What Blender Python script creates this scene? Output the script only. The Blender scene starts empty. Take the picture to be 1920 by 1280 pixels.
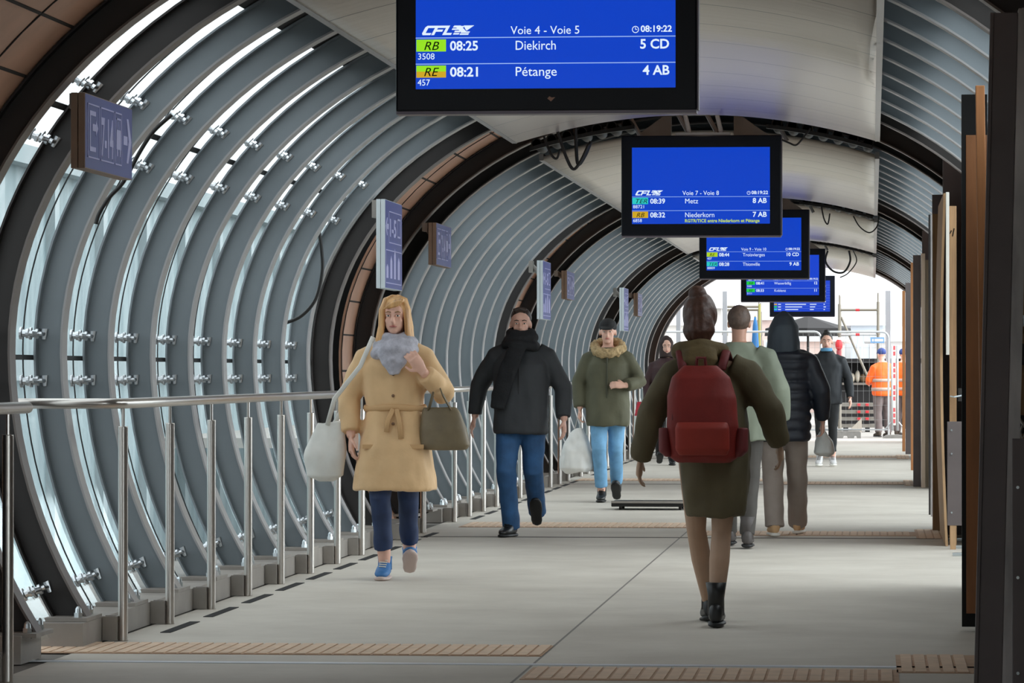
import bpy, bmesh, math, random
from mathutils import Vector, Matrix, noise
random.seed(7)
PI = math.pi
C = bpy.context.scene.collection
SC = bpy.context.scene

# ------------------------------------------------------------------ camera
F = 7200.0
EYE = 1.235
PSI = math.atan((1636 - 960) / F)
PHI = math.atan((697 - 640) / F)
FWD = Vector((-math.sin(PSI) * math.cos(PHI), math.cos(PSI) * math.cos(PHI), math.sin(PHI)))
RGT = Vector((math.cos(PSI), math.sin(PSI), 0))
UPV = RGT.cross(FWD)
CAM = Vector((0, 0, EYE))
cd = bpy.data.cameras.new('camera')
cam = bpy.data.objects.new('camera', cd)
C.objects.link(cam)
cd.sensor_fit = 'HORIZONTAL'; cd.sensor_width = 36; cd.lens = 36 * F / 1920
cd.clip_start = 0.5; cd.clip_end = 1000
cam.matrix_world = Matrix((
    (RGT.x, UPV.x, -FWD.x, CAM.x), (RGT.y, UPV.y, -FWD.y, CAM.y),
    (RGT.z, UPV.z, -FWD.z, CAM.z), (0, 0, 0, 1)))
SC.camera = cam


def ray(px, py):
    return FWD + RGT * ((px - 960) / F) + UPV * ((640 - py) / F)


def at(px, py, D):
    d = ray(px, py)
    return CAM + d * (D / d.y)


def floor_at(px, py):
    d = ray(px, py)
    return CAM + d * (-EYE / d.z)


# ------------------------------------------------------------------ materials
def s2l(c):
    return tuple(((v / 255.0) / 12.92 if v <= 10 else (((v / 255.0) + 0.055) / 1.055) ** 2.4) for v in c)


MATS = {}


def mat(name, rgb, rough=0.6, metal=0.0, var=0.0, scale=8.0, bump=0.0, bscale=40.0, stretch=None, spec=0.5,
        rgb2=None, sheen=0.0):
    if name in MATS:
        return MATS[name]
    m = bpy.data.materials.new(name); m.use_nodes = True
    nt = m.node_tree; b = nt.nodes['Principled BSDF']
    col = s2l(rgb)
    b.inputs['Base Color'].default_value = (*col, 1)
    b.inputs['Roughness'].default_value = rough
    b.inputs['Metallic'].default_value = metal
    b.inputs['Specular IOR Level'].default_value = spec
    if sheen:
        b.inputs['Sheen Weight'].default_value = sheen
    if var or bump:
        tc = nt.nodes.new('ShaderNodeTexCoord'); mp = nt.nodes.new('ShaderNodeMapping')
        nt.links.new(tc.outputs['Object'], mp.inputs['Vector'])
        if stretch:
            mp.inputs['Scale'].default_value = stretch
    if var:
        n = nt.nodes.new('ShaderNodeTexNoise'); n.inputs['Scale'].default_value = scale
        n.inputs['Detail'].default_value = 6
        nt.links.new(mp.outputs['Vector'], n.inputs['Vector'])
        r = nt.nodes.new('ShaderNodeValToRGB')
        c2 = s2l(rgb2) if rgb2 else tuple(v * (1 - var) for v in col)
        r.color_ramp.elements[0].position = 0.3; r.color_ramp.elements[1].position = 0.7
        r.color_ramp.elements[0].color = (*c2, 1)
        r.color_ramp.elements[1].color = (*(tuple(min(1, v * (1 + var * .6)) for v in col)), 1)
        nt.links.new(n.outputs['Fac'], r.inputs['Fac']); nt.links.new(r.outputs['Color'], b.inputs['Base Color'])
    if bump:
        n2 = nt.nodes.new('ShaderNodeTexNoise'); n2.inputs['Scale'].default_value = bscale
        n2.inputs['Detail'].default_value = 4
        nt.links.new(mp.outputs['Vector'], n2.inputs['Vector'])
        bp = nt.nodes.new('ShaderNodeBump'); bp.inputs['Strength'].default_value = bump
        bp.inputs['Distance'].default_value = 0.01
        nt.links.new(n2.outputs['Fac'], bp.inputs['Height']); nt.links.new(bp.outputs['Normal'], b.inputs['Normal'])
    MATS[name] = m
    return m


def emit(name, rgb, strength=1.0):
    if name in MATS:
        return MATS[name]
    m = bpy.data.materials.new(name); m.use_nodes = True
    nt = m.node_tree; b = nt.nodes['Principled BSDF']
    b.inputs['Base Color'].default_value = (0, 0, 0, 1)
    b.inputs['Roughness'].default_value = 0.3
    b.inputs['Emission Color'].default_value = (*s2l(rgb), 1)
    b.inputs['Emission Strength'].default_value = strength
    MATS[name] = m
    return m


EXPO = 0.8
ES = 2 ** -EXPO
STEEL = mat('painted steel grey', (126, 134, 139), 0.45, 0.0, 0.06, 3)
FLANGE = mat('painted steel light grey', (160, 158, 158), 0.35, 0.0, 0.05, 3)
DARK = mat('dark brown steel', (38, 33, 31), 0.5, 0.0, 0.15, 4)
BASE = mat('base beam grey', (150, 143, 136), 0.6, 0, 0.15, 5)
INOX = mat('brushed stainless', (208, 202, 196), 0.3, 1.0)
ZINC = mat('zinc bolt', (210, 218, 222), 0.28, 0.9)
CHROME = mat('clamp steel', (200, 203, 206), .3, 1.0)
COPPER = mat("copper lining", (214, 166, 138), 0.5, 0.0, 0.18, 3)
VOID = mat('dark opening', (14, 13, 13), 0.9)
RUBBER = mat('black rubber', (18, 18, 19), 0.5)
CABLE = mat('cable black', (26, 25, 25), 0.45)
HOUSING = mat('screen housing', (5, 11, 24), 0.3, 0, 0.1, 3, spec=.3)
ALU = mat('anodised edge', (120, 112, 122), 0.4, 0.5)
WOOD_L = mat('pale plywood', (186, 150, 112), 0.65, 0, 0.25, 5, 0.1, 20, (6, 6, .5))
WOOD_M = mat('timber brown', (152, 116, 78), 0.65, 0, 0.3, 5, 0.15, 20, (8, 8, .5))
WOOD_D = mat('stained plywood', (146, 94, 54), 0.55, 0, 0.25, 3, 0.08, 20, (5, 5, .6))
WOOD_O = mat('orange plywood edge', (176, 118, 72), 0.6, 0, 0.2, 5, 0.1, 20, (8, 8, .5))
WOOD_W = mat('whitewashed board', (226, 222, 212), 0.6, 0, 0.08, 5)
POST = mat("film faced dark panel", (104, 94, 93), 0.6, 0, 0.15, 3)
WORN = mat('worn grey edge', (176, 170, 168), 0.5, 0.2, 0.4, 9, stretch=(1, 1, .3))
BEIGE = mat('tactile beige', (222, 194, 168), 0.75, 0, 0.12, 10)
ROOF = mat('dark roof sheet', (60, 58, 56), 0.7)


def glass_mat():
    m = bpy.data.materials.new('tunnel glazing'); m.use_nodes = True
    nt = m.node_tree; nt.nodes.clear()
    o = nt.nodes.new('ShaderNodeOutputMaterial'); mx = nt.nodes.new('ShaderNodeMixShader')
    t = nt.nodes.new('ShaderNodeBsdfTransparent'); g = nt.nodes.new('ShaderNodeBsdfGlossy')
    g.inputs['Roughness'].default_value = 0.08
    g.inputs['Color'].default_value = (.85, .95, .97, 1)
    tc = nt.nodes.new('ShaderNodeTexCoord'); mp = nt.nodes.new('ShaderNodeMapping')
    mp.inputs['Scale'].default_value = (9, 9, .6)
    n = nt.nodes.new('ShaderNodeTexNoise'); n.inputs['Scale'].default_value = 1.0; n.inputs['Detail'].default_value = 5
    r = nt.nodes.new('ShaderNodeValToRGB')
    r.color_ramp.elements[0].position = .35; r.color_ramp.elements[1].position = .65
    r.color_ramp.elements[0].color = (.90, .94, .945, 1); r.color_ramp.elements[1].color = (.965, .98, .985, 1)
    nt.links.new(tc.outputs['Object'], mp.inputs['Vector']); nt.links.new(mp.outputs['Vector'], n.inputs['Vector'])
    nt.links.new(n.outputs['Fac'], r.inputs['Fac']); nt.links.new(r.outputs['Color'], t.inputs['Color'])
    mx.inputs['Fac'].default_value = 0.12
    nt.links.new(t.outputs[0], mx.inputs[1]); nt.links.new(g.outputs[0], mx.inputs[2])
    nt.links.new(mx.outputs[0], o.inputs['Surface'])
    return m


GLASS = glass_mat()


def floor_mat():
    m = bpy.data.materials.new('concrete walkway'); m.use_nodes = True
    nt = m.node_tree; b = nt.nodes['Principled BSDF']; b.inputs['Roughness'].default_value = 0.62
    tc = nt.nodes.new('ShaderNodeTexCoord')
    n = nt.nodes.new('ShaderNodeTexNoise'); n.inputs['Scale'].default_value = 1.3; n.inputs['Detail'].default_value = 8
    n.inputs['Roughness'].default_value = .65
    nt.links.new(tc.outputs['Object'], n.inputs['Vector'])
    r = nt.nodes.new('ShaderNodeValToRGB')
    r.color_ramp.elements[0].position = .3; r.color_ramp.elements[1].position = .72
    r.color_ramp.elements[0].color = (*s2l((184, 176, 165)), 1); r.color_ramp.elements[1].color = (*s2l((206, 199, 188)), 1)
    nt.links.new(n.outputs['Fac'], r.inputs['Fac'])
    # long saw-cut joint in the slab
    sx = nt.nodes.new('ShaderNodeSeparateXYZ'); nt.links.new(tc.outputs['Object'], sx.inputs[0])
    a = nt.nodes.new('ShaderNodeMath'); a.operation = 'ADD'; a.inputs[1].default_value = 1.43
    nt.links.new(sx.outputs['X'], a.inputs[0])
    ab = nt.nodes.new('ShaderNodeMath'); ab.operation = 'ABSOLUTE'; nt.links.new(a.outputs[0], ab.inputs[0])
    lt = nt.nodes.new('ShaderNodeMath'); lt.operation = 'LESS_THAN'; lt.inputs[1].default_value = .006
    nt.links.new(ab.outputs[0], lt.inputs[0])
    mx = nt.nodes.new('ShaderNodeMixRGB'); mx.inputs['Color2'].default_value = (*s2l((120, 114, 108)), 1)
    nt.links.new(lt.outputs[0], mx.inputs['Fac']); nt.links.new(r.outputs['Color'], mx.inputs['Color1'])
    nt.links.new(mx.outputs['Color'], b.inputs['Base Color'])
    return m


def ceil_mat():
    m = bpy.data.materials.new('ribbed ceiling sheet'); m.use_nodes = True
    nt = m.node_tree; b = nt.nodes['Principled BSDF']; b.inputs['Roughness'].default_value = 0.32
    b.inputs['Base Color'].default_value = (*s2l((212, 203, 192)), 1)
    tc = nt.nodes.new('ShaderNodeTexCoord'); mp = nt.nodes.new('ShaderNodeMapping')
    mp.inputs['Scale'].default_value = (.25, 3.5, .25)
    nt.links.new(tc.outputs['Object'], mp.inputs['Vector'])
    n = nt.nodes.new('ShaderNodeTexNoise'); n.inputs['Scale'].default_value = 1.6; n.inputs['Detail'].default_value = 3
    nt.links.new(mp.outputs['Vector'], n.inputs['Vector'])
    bp = nt.nodes.new('ShaderNodeBump'); bp.inputs['Strength'].default_value = .35; bp.inputs['Distance'].default_value = .05
    nt.links.new(n.outputs['Fac'], bp.inputs['Height']); nt.links.new(bp.outputs['Normal'], b.inputs['Normal'])
    w = nt.nodes.new('ShaderNodeMath'); w.operation = 'FRACT'
    sx = nt.nodes.new('ShaderNodeSeparateXYZ'); nt.links.new(tc.outputs['Object'], sx.inputs[0])
    ml = nt.nodes.new('ShaderNodeMath'); ml.operation = 'MULTIPLY'; ml.inputs[1].default_value = .87
    nt.links.new(sx.outputs['Y'], ml.inputs[0]); nt.links.new(ml.outputs[0], w.inputs[0])
    lt = nt.nodes.new('ShaderNodeMath'); lt.operation = 'LESS_THAN'; lt.inputs[1].default_value = .02
    nt.links.new(w.outputs[0], lt.inputs[0])
    mx = nt.nodes.new('ShaderNodeMixRGB'); mx.inputs['Color1'].default_value = (*s2l((212, 203, 192)), 1)
    mx.inputs['Color2'].default_value = (*s2l((140, 135, 130)), 1)
    nt.links.new(lt.outputs[0], mx.inputs['Fac']); nt.links.new(mx.outputs['Color'], b.inputs['Base Color'])
    return m


# ------------------------------------------------------------------ object helpers
def obj(name, me, parent=None, m=None, smooth=False):
    if isinstance(me, bmesh.types.BMesh):
        bm = me
        bmesh.ops.recalc_face_normals(bm, faces=bm.faces)
        me = bpy.data.meshes.new(name); bm.to_mesh(me); bm.free()
    if m is not None:
        me.materials.clear(); me.materials.append(m)
    if smooth:
        me.polygons.foreach_set('use_smooth', [True] * len(me.polygons))
    o = bpy.data.objects.new(name, me); C.objects.link(o)
    if parent is not None:
        o.parent = parent
    return o


def tag(o, label=None, cat=None, group=None, kind=None):
    if label: o['label'] = label
    if cat: o['category'] = cat
    if group: o['group'] = group
    if kind: o['kind'] = kind
    return o


def thing(name, label, cat, loc=(0, 0, 0), rz=0, group=None):
    o = bpy.data.objects.new(name, None); C.objects.link(o)
    o.location = loc; o.rotation_euler = (0, 0, rz); o.empty_display_size = .1
    return tag(o, label, cat, group)


def struct(name, me, m, label=None, smooth=False):
    return tag(obj(name, me, None, m, smooth), label, None, None, 'structure')


def copy_tree(o, parent=None):
    c = o.copy(); C.objects.link(c)
    if parent is not None:
        c.parent = parent
    for ch in [x for x in KIDS.get(o.name, [])]:
        copy_kid(ch, c)
    return c


KIDS = {}


def copy_kid(ch, parent):
    c = ch.copy(); C.objects.link(c); c.parent = parent
    for g in ch.children:
        d = g.copy(); C.objects.link(d); d.parent = c
    return c


def dup(root, loc, label, rz=None):
    r = root.copy(); C.objects.link(r); r.location = loc; r['label'] = label
    if rz is not None: r.rotation_euler.z = rz
    for ch in list(root.children):
        copy_kid(ch, r)
    return r


def box(bm, lo, hi):
    x0, y0, z0 = lo; x1, y1, z1 = hi
    v = [bm.verts.new(p) for p in ((x0, y0, z0), (x1, y0, z0), (x1, y1, z0), (x0, y1, z0),
                                   (x0, y0, z1), (x1, y0, z1), (x1, y1, z1), (x0, y1, z1))]
    for f in ((0, 3, 2, 1), (4, 5, 6, 7), (0, 1, 5, 4), (1, 2, 6, 5), (2, 3, 7, 6), (3, 0, 4, 7)):
        bm.faces.new([v[i] for i in f])
    return v


def bbox(lo, hi, bevel=0.0):
    bm = bmesh.new(); box(bm, lo, hi)
    if bevel:
        bmesh.ops.bevel(bm, geom=bm.edges[:], offset=bevel, segments=2, affect='EDGES', profile=.6)
    return bm


def prism(bm, pts, y0, y1):
    """polygon in XZ extruded along Y"""
    a = [bm.verts.new((p[0], y0, p[1])) for p in pts]; b = [bm.verts.new((p[0], y1, p[1])) for p in pts]
    n = len(pts)
    bm.faces.new(a); bm.faces.new(b[::-1])
    for i in range(n):
        bm.faces.new((a[i], a[(i + 1) % n], b[(i + 1) % n], b[i]))


def tube(bm, pts, rad, seg=8, flat=1.0, up=None, cap=True, flatv=None):
    """loft along a polyline; rad number or list; flat squashes along the frame's second axis"""
    pts = [Vector(p) for p in pts]; n = len(pts)
    rad = [rad] * n if not isinstance(rad, (list, tuple)) else rad
    rings = []
    prev = Vector(up) if up is not None else None
    for i, p in enumerate(pts):
        t = (pts[min(i + 1, n - 1)] - pts[max(i - 1, 0)]).normalized()
        if prev is None:
            prev = t.orthogonal()
        u = (prev - t * prev.dot(t))
        u = u.normalized() if u.length > 1e-6 else t.orthogonal().normalized()
        v = t.cross(u); prev = u
        r = rad[i]; fl = flatv[i] if flatv else flat
        rings.append([bm.verts.new(p + u * (math.cos(2 * PI * k / seg) * r) + v * (math.sin(2 * PI * k / seg) * r * fl)) for k in range(seg)])
    for a, b in zip(rings, rings[1:]):
        for k in range(seg):
            bm.faces.new((a[k], a[(k + 1) % seg], b[(k + 1) % seg], b[k]))
    if cap:
        bm.faces.new(rings[0][::-1]); bm.faces.new(rings[-1])
    return rings


def ell(bm, c, r, seg=14, rings=10, rot=None):
    c = Vector(c)
    vs = []
    M = rot if rot is not None else Matrix.Identity(3)
    for i in range(1, rings):
        th = PI * i / rings
        vs.append([bm.verts.new(c + M @ Vector((r[0] * math.sin(th) * math.cos(2 * PI * k / seg), r[1] * math.sin(th) * math.sin(2 * PI * k / seg), r[2] * math.cos(th)))) for k in range(seg)])
    t = bm.verts.new(c + M @ Vector((0, 0, r[2]))); b = bm.verts.new(c + M @ Vector((0, 0, -r[2])))
    for k in range(seg):
        bm.faces.new((t, vs[0][k], vs[0][(k + 1) % seg])); bm.faces.new((b, vs[-1][(k + 1) % seg], vs[-1][k]))
    for a, d in zip(vs, vs[1:]):
        for k in range(seg):
            bm.faces.new((a[k], d[k], d[(k + 1) % seg], a[(k + 1) % seg]))


def loft(bm, rings, seg=24, n=2.3):
    """horizontal superellipse rings (cx,cy,z,rx,ry)"""
    R = []
    for (cx, cy, z, rx, ry) in rings:
        row = []
        for k in range(seg):
            a = 2 * PI * k / seg; ca, sa = math.cos(a), math.sin(a)
            row.append(bm.verts.new((cx + rx * math.copysign(abs(ca) ** (2 / n), ca), cy + ry * math.copysign(abs(sa) ** (2 / n), sa), z)))
        R.append(row)
    for a, b in zip(R, R[1:]):
        for k in range(seg):
            bm.faces.new((a[k], a[(k + 1) % seg], b[(k + 1) % seg], b[k]))
    bm.faces.new(R[0][::-1]); bm.faces.new(R[-1])


TMP = bpy.data.scenes.new('workbench')


def evaluated(o):
    with bpy.context.temp_override(scene=TMP, view_layer=TMP.view_layers[0]):
        dg = bpy.context.evaluated_depsgraph_get(); dg.update()
        return bpy.data.meshes.new_from_object(o.evaluated_get(dg))


def fuse(bm, voxel, smooth=3, wrinkle=0.0, wscale=(9, 9, 5), seed=0):
    """one continuous surface from overlapping solids"""
    bmesh.ops.recalc_face_normals(bm, faces=bm.faces)
    me = bpy.data.meshes.new('tmp'); bm.to_mesh(me); bm.free()
    o = bpy.data.objects.new('tmp', me); TMP.collection.objects.link(o)
    r = o.modifiers.new('r', 'REMESH'); r.mode = 'VOXEL'; r.voxel_size = voxel
    s = o.modifiers.new('s', 'SMOOTH'); s.iterations = smooth; s.factor = .5
    out = evaluated(o)
    bpy.data.objects.remove(o); bpy.data.meshes.remove(me)
    if wrinkle:
        nrm = [v.normal.copy() for v in out.vertices]
        for i, v in enumerate(out.vertices):
            p = v.co.copy()
            d = noise.noise(Vector((p.x * wscale[0] + seed, p.y * wscale[1], p.z * wscale[2] + p.x * 4))) \
                + .5 * noise.noise(Vector((p.x * 18 + seed, p.y * 18, p.z * 11)))
            v.co = p + nrm[i] * (d * wrinkle)
    out.polygons.foreach_set('use_smooth', [True] * len(out.polygons))
    return out


def text_mesh(body, size, bold=False, shear=0.0, align='LEFT', extrude=.0008):
    cu = bpy.data.curves.new('t', 'FONT'); cu.body = body; cu.size = size; cu.shear = shear
    cu.align_x = align; cu.extrude = extrude; cu.resolution_u = 3
    if bold: cu.offset = size * .022
    o = bpy.data.objects.new('t', cu); TMP.collection.objects.link(o)
    me = evaluated(o)
    bpy.data.objects.remove(o); bpy.data.curves.remove(cu)
    return me


# ------------------------------------------------------------------ tunnel section
XC, ZC, RA, BT, BB = -1.30, 1.34, 2.60, 1.96, 2.40
FOOT = .12


def arch(th, off=0.0):
    b = (BT if math.sin(th) >= 0 else BB) + off
    return XC + (RA + off) * math.cos(th), ZC + b * math.sin(th)


TH0 = PI + math.asin((ZC - FOOT) / BB)
TH1 = -math.asin((ZC - FOOT) / BB)


def sweep(bm, off0, off1, y0, y1, t0=TH0, t1=TH1, n=80):
    rows = []
    for i in range(n + 1):
        th = t0 + (t1 - t0) * i / n
        a = arch(th, off0); b = arch(th, off1)
        rows.append([bm.verts.new(p) for p in ((a[0], y0, a[1]), (a[0], y1, a[1]), (b[0], y1, b[1]), (b[0], y0, b[1]))])
    for r, s in zip(rows, rows[1:]):
        for k in range(4):
            bm.faces.new((r[k], r[(k + 1) % 4], s[(k + 1) % 4], s[k]))
    bm.faces.new(rows[0]); bm.faces.new(rows[-1][::-1])


def th_at_z(z, off=.14):      # left side
    b = (BT if z >= ZC else BB) + off
    return PI - math.asin(max(-1, min(1, (z - ZC) / b)))


# --- bays: (near dark frame, grey ribs, last dark frame), portal frames before each bay
BAYS = [
    dict(A=16.15, B=17.2, ribs=[18.33 + 1.158 * k for k in range(8)], C=27.55),
    dict(A=29.8, B=30.85, ribs=[31.9 + 1.086 * k for k in range(8)], C=40.6),
    dict(A=42.75, B=43.9, ribs=[45.0 + 1.1 * k for k in range(8)], C=53.8),
    dict(A=55.85, B=57.0, ribs=[58.1 + 1.1 * k for k in range(8)], C=67.0),
]
END_A, END_B = 69.0, 70.2
ORD = ['first', 'second', 'third', 'fourth', 'fifth', 'sixth', 'seventh', 'eighth']

web_bm = bmesh.new(); sweep(web_bm, .008, .132, -.006, .006)
inn_bm = bmesh.new(); sweep(inn_bm, 0, .01, -.06, .06)
out_bm = bmesh.new(); sweep(out_bm, .13, .14, -.06, .06)


def to_me(bm, name, m):
    bmesh.ops.recalc_face_normals(bm, faces=bm.faces)
    me = bpy.data.meshes.new(name); bm.to_mesh(me); bm.free(); me.materials.append(m)
    return me


WEB = to_me(web_bm, 'web', STEEL); INN = to_me(inn_bm, 'inner_flange', FLANGE); OUT = to_me(out_bm, 'outer_flange', STEEL)
WEBD, INND, OUTD = WEB.copy(), INN.copy(), OUT.copy()
for me_ in (WEBD, OUTD):
    me_.materials.clear(); me_.materials.append(DARK)
INND.materials.clear(); INND.materials.append(mat('dark frame flange', (112, 104, 100), .4, 0, .1, 3))


def bp_mesh(side=-1):
    bm = bmesh.new()
    x0 = XC + side * 2.22; x1 = XC + side * 2.62
    box(bm, (min(x0, x1), -.17, .111), (max(x0, x1), .17, .128))
    return bm


BPM = to_me(bp_mesh(), 'base_plate', BASE)
BPMR = to_me(bp_mesh(1), 'base_plate', BASE)
bb = bmesh.new(); tube(bb, [(0, 0, 0), (0, 0, .022)], .021, 6); tube(bb, [(0, 0, .02), (0, 0, .04), (0, 0, .05)], [.016, .014, .006], 10)
BOLT = to_me(bb, 'bolt', ZINC)


def clamp_mesh(z):
    """two glass buttons on an arm reaching to the rib"""
    bm = bmesh.new()
    th = th_at_z(z, .14)
    p = Vector((arch(th, .138)[0], 0, arch(th, .138)[1]))
    nrm = Vector((arch(th, .0)[0] - arch(th, .12)[0], 0, arch(th, .0)[1] - arch(th, .12)[1])).normalized()
    for dy in (-.37, -.16):
        q = p + Vector((0, dy, 0))
        tube(bm, [q, q + nrm * .010], .030, 14)
        tube(bm, [q + nrm * .012, q + nrm * .03], .018, 10)
        tube(bm, [q + nrm * .03, q + nrm * .042], .024, 14)
        tube(bm, [q + nrm * .045, q + nrm * .06], .012, 8)
    a = p + nrm * .036
    tube(bm, [a + Vector((0, -.385, 0)), a + Vector((0, -.01, 0))], .011, 8)
    tng = Vector((-nrm.z, 0, nrm.x))
    tube(bm, [a + Vector((0, -.012, 0)) - tng * .026, a + Vector((0, -.012, 0)) + tng * .026], [.012, .022], 10, .4, nrm)
    return to_me(bm, 'glass_clamp', CHROME)


CLAMPS = [clamp_mesh(z) for z in (.24, 1.19, 1.42, 2.30, 2.55)]


def rib(y, label, cat, grp, dark=False, bolts=True, clamps=True, pitch_ok=True):
    t = thing('arch_rib' if not dark else 'portal_frame', label, cat, (0, y, 0), 0, grp)
    obj('web', WEBD if dark else WEB, t); obj('inner_flange', INND if dark else INN, t); obj('outer_flange', OUTD if dark else OUT, t)
    if bolts:
        bp = obj('base_plate', BPM, t)
        for (dx, dy) in ((-2.27, -.12), (-2.27, .12), (-2.57, -.12), (-2.40, .13)):
            b = obj('bolt', BOLT, bp); b.location = (XC + dx, dy, .127)
    if clamps:
        for c in CLAMPS:
            obj('glass_clamp', c, t)
    return t


BN = ['nearest', 'second', 'third', 'farthest']
for i, b in enumerate(BAYS):
    rib(b['A'], 'dark steel frame on the far side of the %s copper joint lining' % BN[i], 'arch frame', 'dark joint frames', True, i < 2, False)
    rib(b['B'], 'dark steel frame that opens the %s bay of grey arch ribs' % BN[i], 'arch frame', 'dark joint frames', True, i < 2, i == 0)
    for k, y in enumerate(b['ribs']):
        rib(y, '%s grey arch rib of the %s bay, counted from its near dark frame' % (ORD[k], BN[i]), 'arch rib', 'grey arch ribs of the %s bay' % BN[i], False, i < 2, i == 0)
    rib(b['C'], 'dark steel frame that closes the %s bay of grey arch ribs' % BN[i], 'arch frame', 'dark joint frames', True, i < 2, False)
rib(END_A, 'dark inner steel frame of the last arch before the open air', 'arch frame', 'dark joint frames', True, False, False)
rib(END_B, 'dark outermost steel frame at the open end of the tunnel', 'arch frame', 'dark joint frames', True, False, False)
rib(14.0, 'dark steel frame nearest the viewer, above the copper panels', 'arch frame', 'dark joint frames', True, False, False)

# glazing, seals, opaque roof, copper joint linings
TL = th_at_z(2.98, .14)                    # left glass stops at the ceiling edge
TR = PI - TL
SEAL = mat('black seal', (30, 32, 33), .7)
for i, b in enumerate(BAYS):
    ya, yb = (b['A'] if i == 0 else b['B']) + .062, b['C'] - .02
    if i:
        bm = bmesh.new(); sweep(bm, .145, .16, b['A'] + .062, ya, TH0, TH1, 60)
        struct('trim_%d' % (20 + i), bm, DARK)
    bm = bmesh.new(); sweep(bm, .148, .160, ya, yb, TH0, TL, 40); sweep(bm, .148, .160, ya, yb, TR, TH1, 40)
    w = struct('window_%d' % (i + 1), bm, GLASS, 'curved glazing of the %s bay' % BN[i], True)
    bm = bmesh.new()
    ys = [b['B']] + b['ribs'] + [b['C']]
    for y in ys[1:]:
        sweep(bm, .144, .1485, y - .27, y - .255, TH0, TL, 40)
    for z in (1.305, 2.43):
        sweep(bm, .144, .1485, ya, yb, th_at_z(z - .012), th_at_z(z + .012), 2)
    s = obj('seal', bm, w, SEAL)
    bm = bmesh.new(); sweep(bm, .145, .18, ya, yb, TL, TR, 30)
    struct('ceiling_roof_%d' % (i + 1), bm, ROOF)

gaps = [(14.05, 16.09)] + [(BAYS[i]['C'] + .065, BAYS[i + 1]['A'] - .065) for i in range(3)] + [(67.065, 68.93)]
seamM = mat('lining joint', (40, 32, 28), .8)
for i, (g0, g1) in enumerate(gaps):
    ym = g1 - .62
    T1 = th_at_z(2.33 if i else 2.30, .14)
    bm = bmesh.new()
    ge = g1 + .127
    sweep(bm, .145, .17, g0, ge, T1, PI - T1, 40)
    sweep(bm, .145, .17, ym, ge, TH0, T1, 30); sweep(bm, .145, .17, ym, ge, PI - T1, TH1, 30)
    c = struct('trim_%d' % (i + 1), bm, COPPER, 'copper coloured lining panels of a tunnel joint')
    bm = bmesh.new()
    for k in range(1, 34):
        th = TH0 + (TH1 - TH0) * k / 34
        full = (T1 > th > PI - T1)
        sweep(bm, .140, .1452, g0 if full else ym, g1, th + .003, th - .003, 1)
    sweep(bm, .140, .1452, ym - .006, ym + .006, TH0, TH1, 60)
    obj('panel_joint', bm, c, seamM)
    bm = bmesh.new(); sweep(bm, .26, .28, g0 - .1, ym, TH0, T1, 24); sweep(bm, .26, .28, g0 - .1, ym, PI - T1, TH1, 24)
    sweep(bm, .165, .265, ym - .02, ym, TH0, T1, 24); sweep(bm, .165, .265, ym - .02, ym, PI - T1, TH1, 24)
    obj('recess_panel', bm, c, VOID)
LIN = mat('rear lining', (120, 108, 100), .7)
bm = bmesh.new(); sweep(bm, .145, .18, -8, -5, TH0, TH1, 40); sweep(bm, .145, .18, 9.5, 14.06, TH0, TH1, 40); sweep(bm, .145, .18, -5, 9.5, TL, TR, 20)
struct('wall_near', bm, LIN)
bm = bmesh.new(); sweep(bm, .148, .160, -5, 9.5, TH0, TL, 30); sweep(bm, .148, .160, -5, 9.5, TR, TH1, 30)
struct('window_6', bm, GLASS, None, True)
struct('wall_back', bbox((-4.3, -8.2, -.3), (1.7, -8, 3.6)), LIN)
EXT = mat('end collar light', (188, 184, 190), .5)

# ceiling sheets
CM = ceil_mat()
XL, XR = -2.62, .02


def ceil_z(x):
    return 2.93 + .2 * (1 - ((x + 1.3) / 1.32) ** 2)


def ceiling_sheet(y0, y1, n):
    bm = bmesh.new()
    N = 24; rows = []
    for i in range(N + 1):
        x = XL + (XR - XL) * i / N; z = ceil_z(x)
        rows.append([bm.verts.new(p) for p in ((x, y0, z), (x, y1, z), (x, y1, z + .03), (x, y0, z + .03))])
    for r, s in zip(rows, rows[1:]):
        for k in range(4):
            f = bm.faces.new((r[k], r[(k + 1) % 4], s[(k + 1) % 4], s[k]))
    bm.faces.new(rows[0]); bm.faces.new(rows[-1][::-1])
    c = struct('ceiling' if n == 0 else 'ceiling.%03d' % n, bm, CM, None, True)
    bm = bmesh.new()
    box(bm, (XR, y0, ceil_z(XR) - .005), (XR + .035, y1, ceil_z(XR) + .05)); box(bm, (XL - .035, y0, ceil_z(XL) - .005), (XL, y1, ceil_z(XL) + .05))
    obj('edge_trim', bm, c, FLANGE)


for n, (y0, y1) in enumerate(((15.2, 28.3), (30.6, 41.7), (43.6, 55.0), (56.9, 69.4))):
    ceiling_sheet(y0, y1, n)

# floor
fb = bmesh.new(); box(fb, (-3.5, -8, -.3), (1.6, 71.6, 0))
struct('floor', fb, floor_mat(), 'pale grey concrete walkway')

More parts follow.
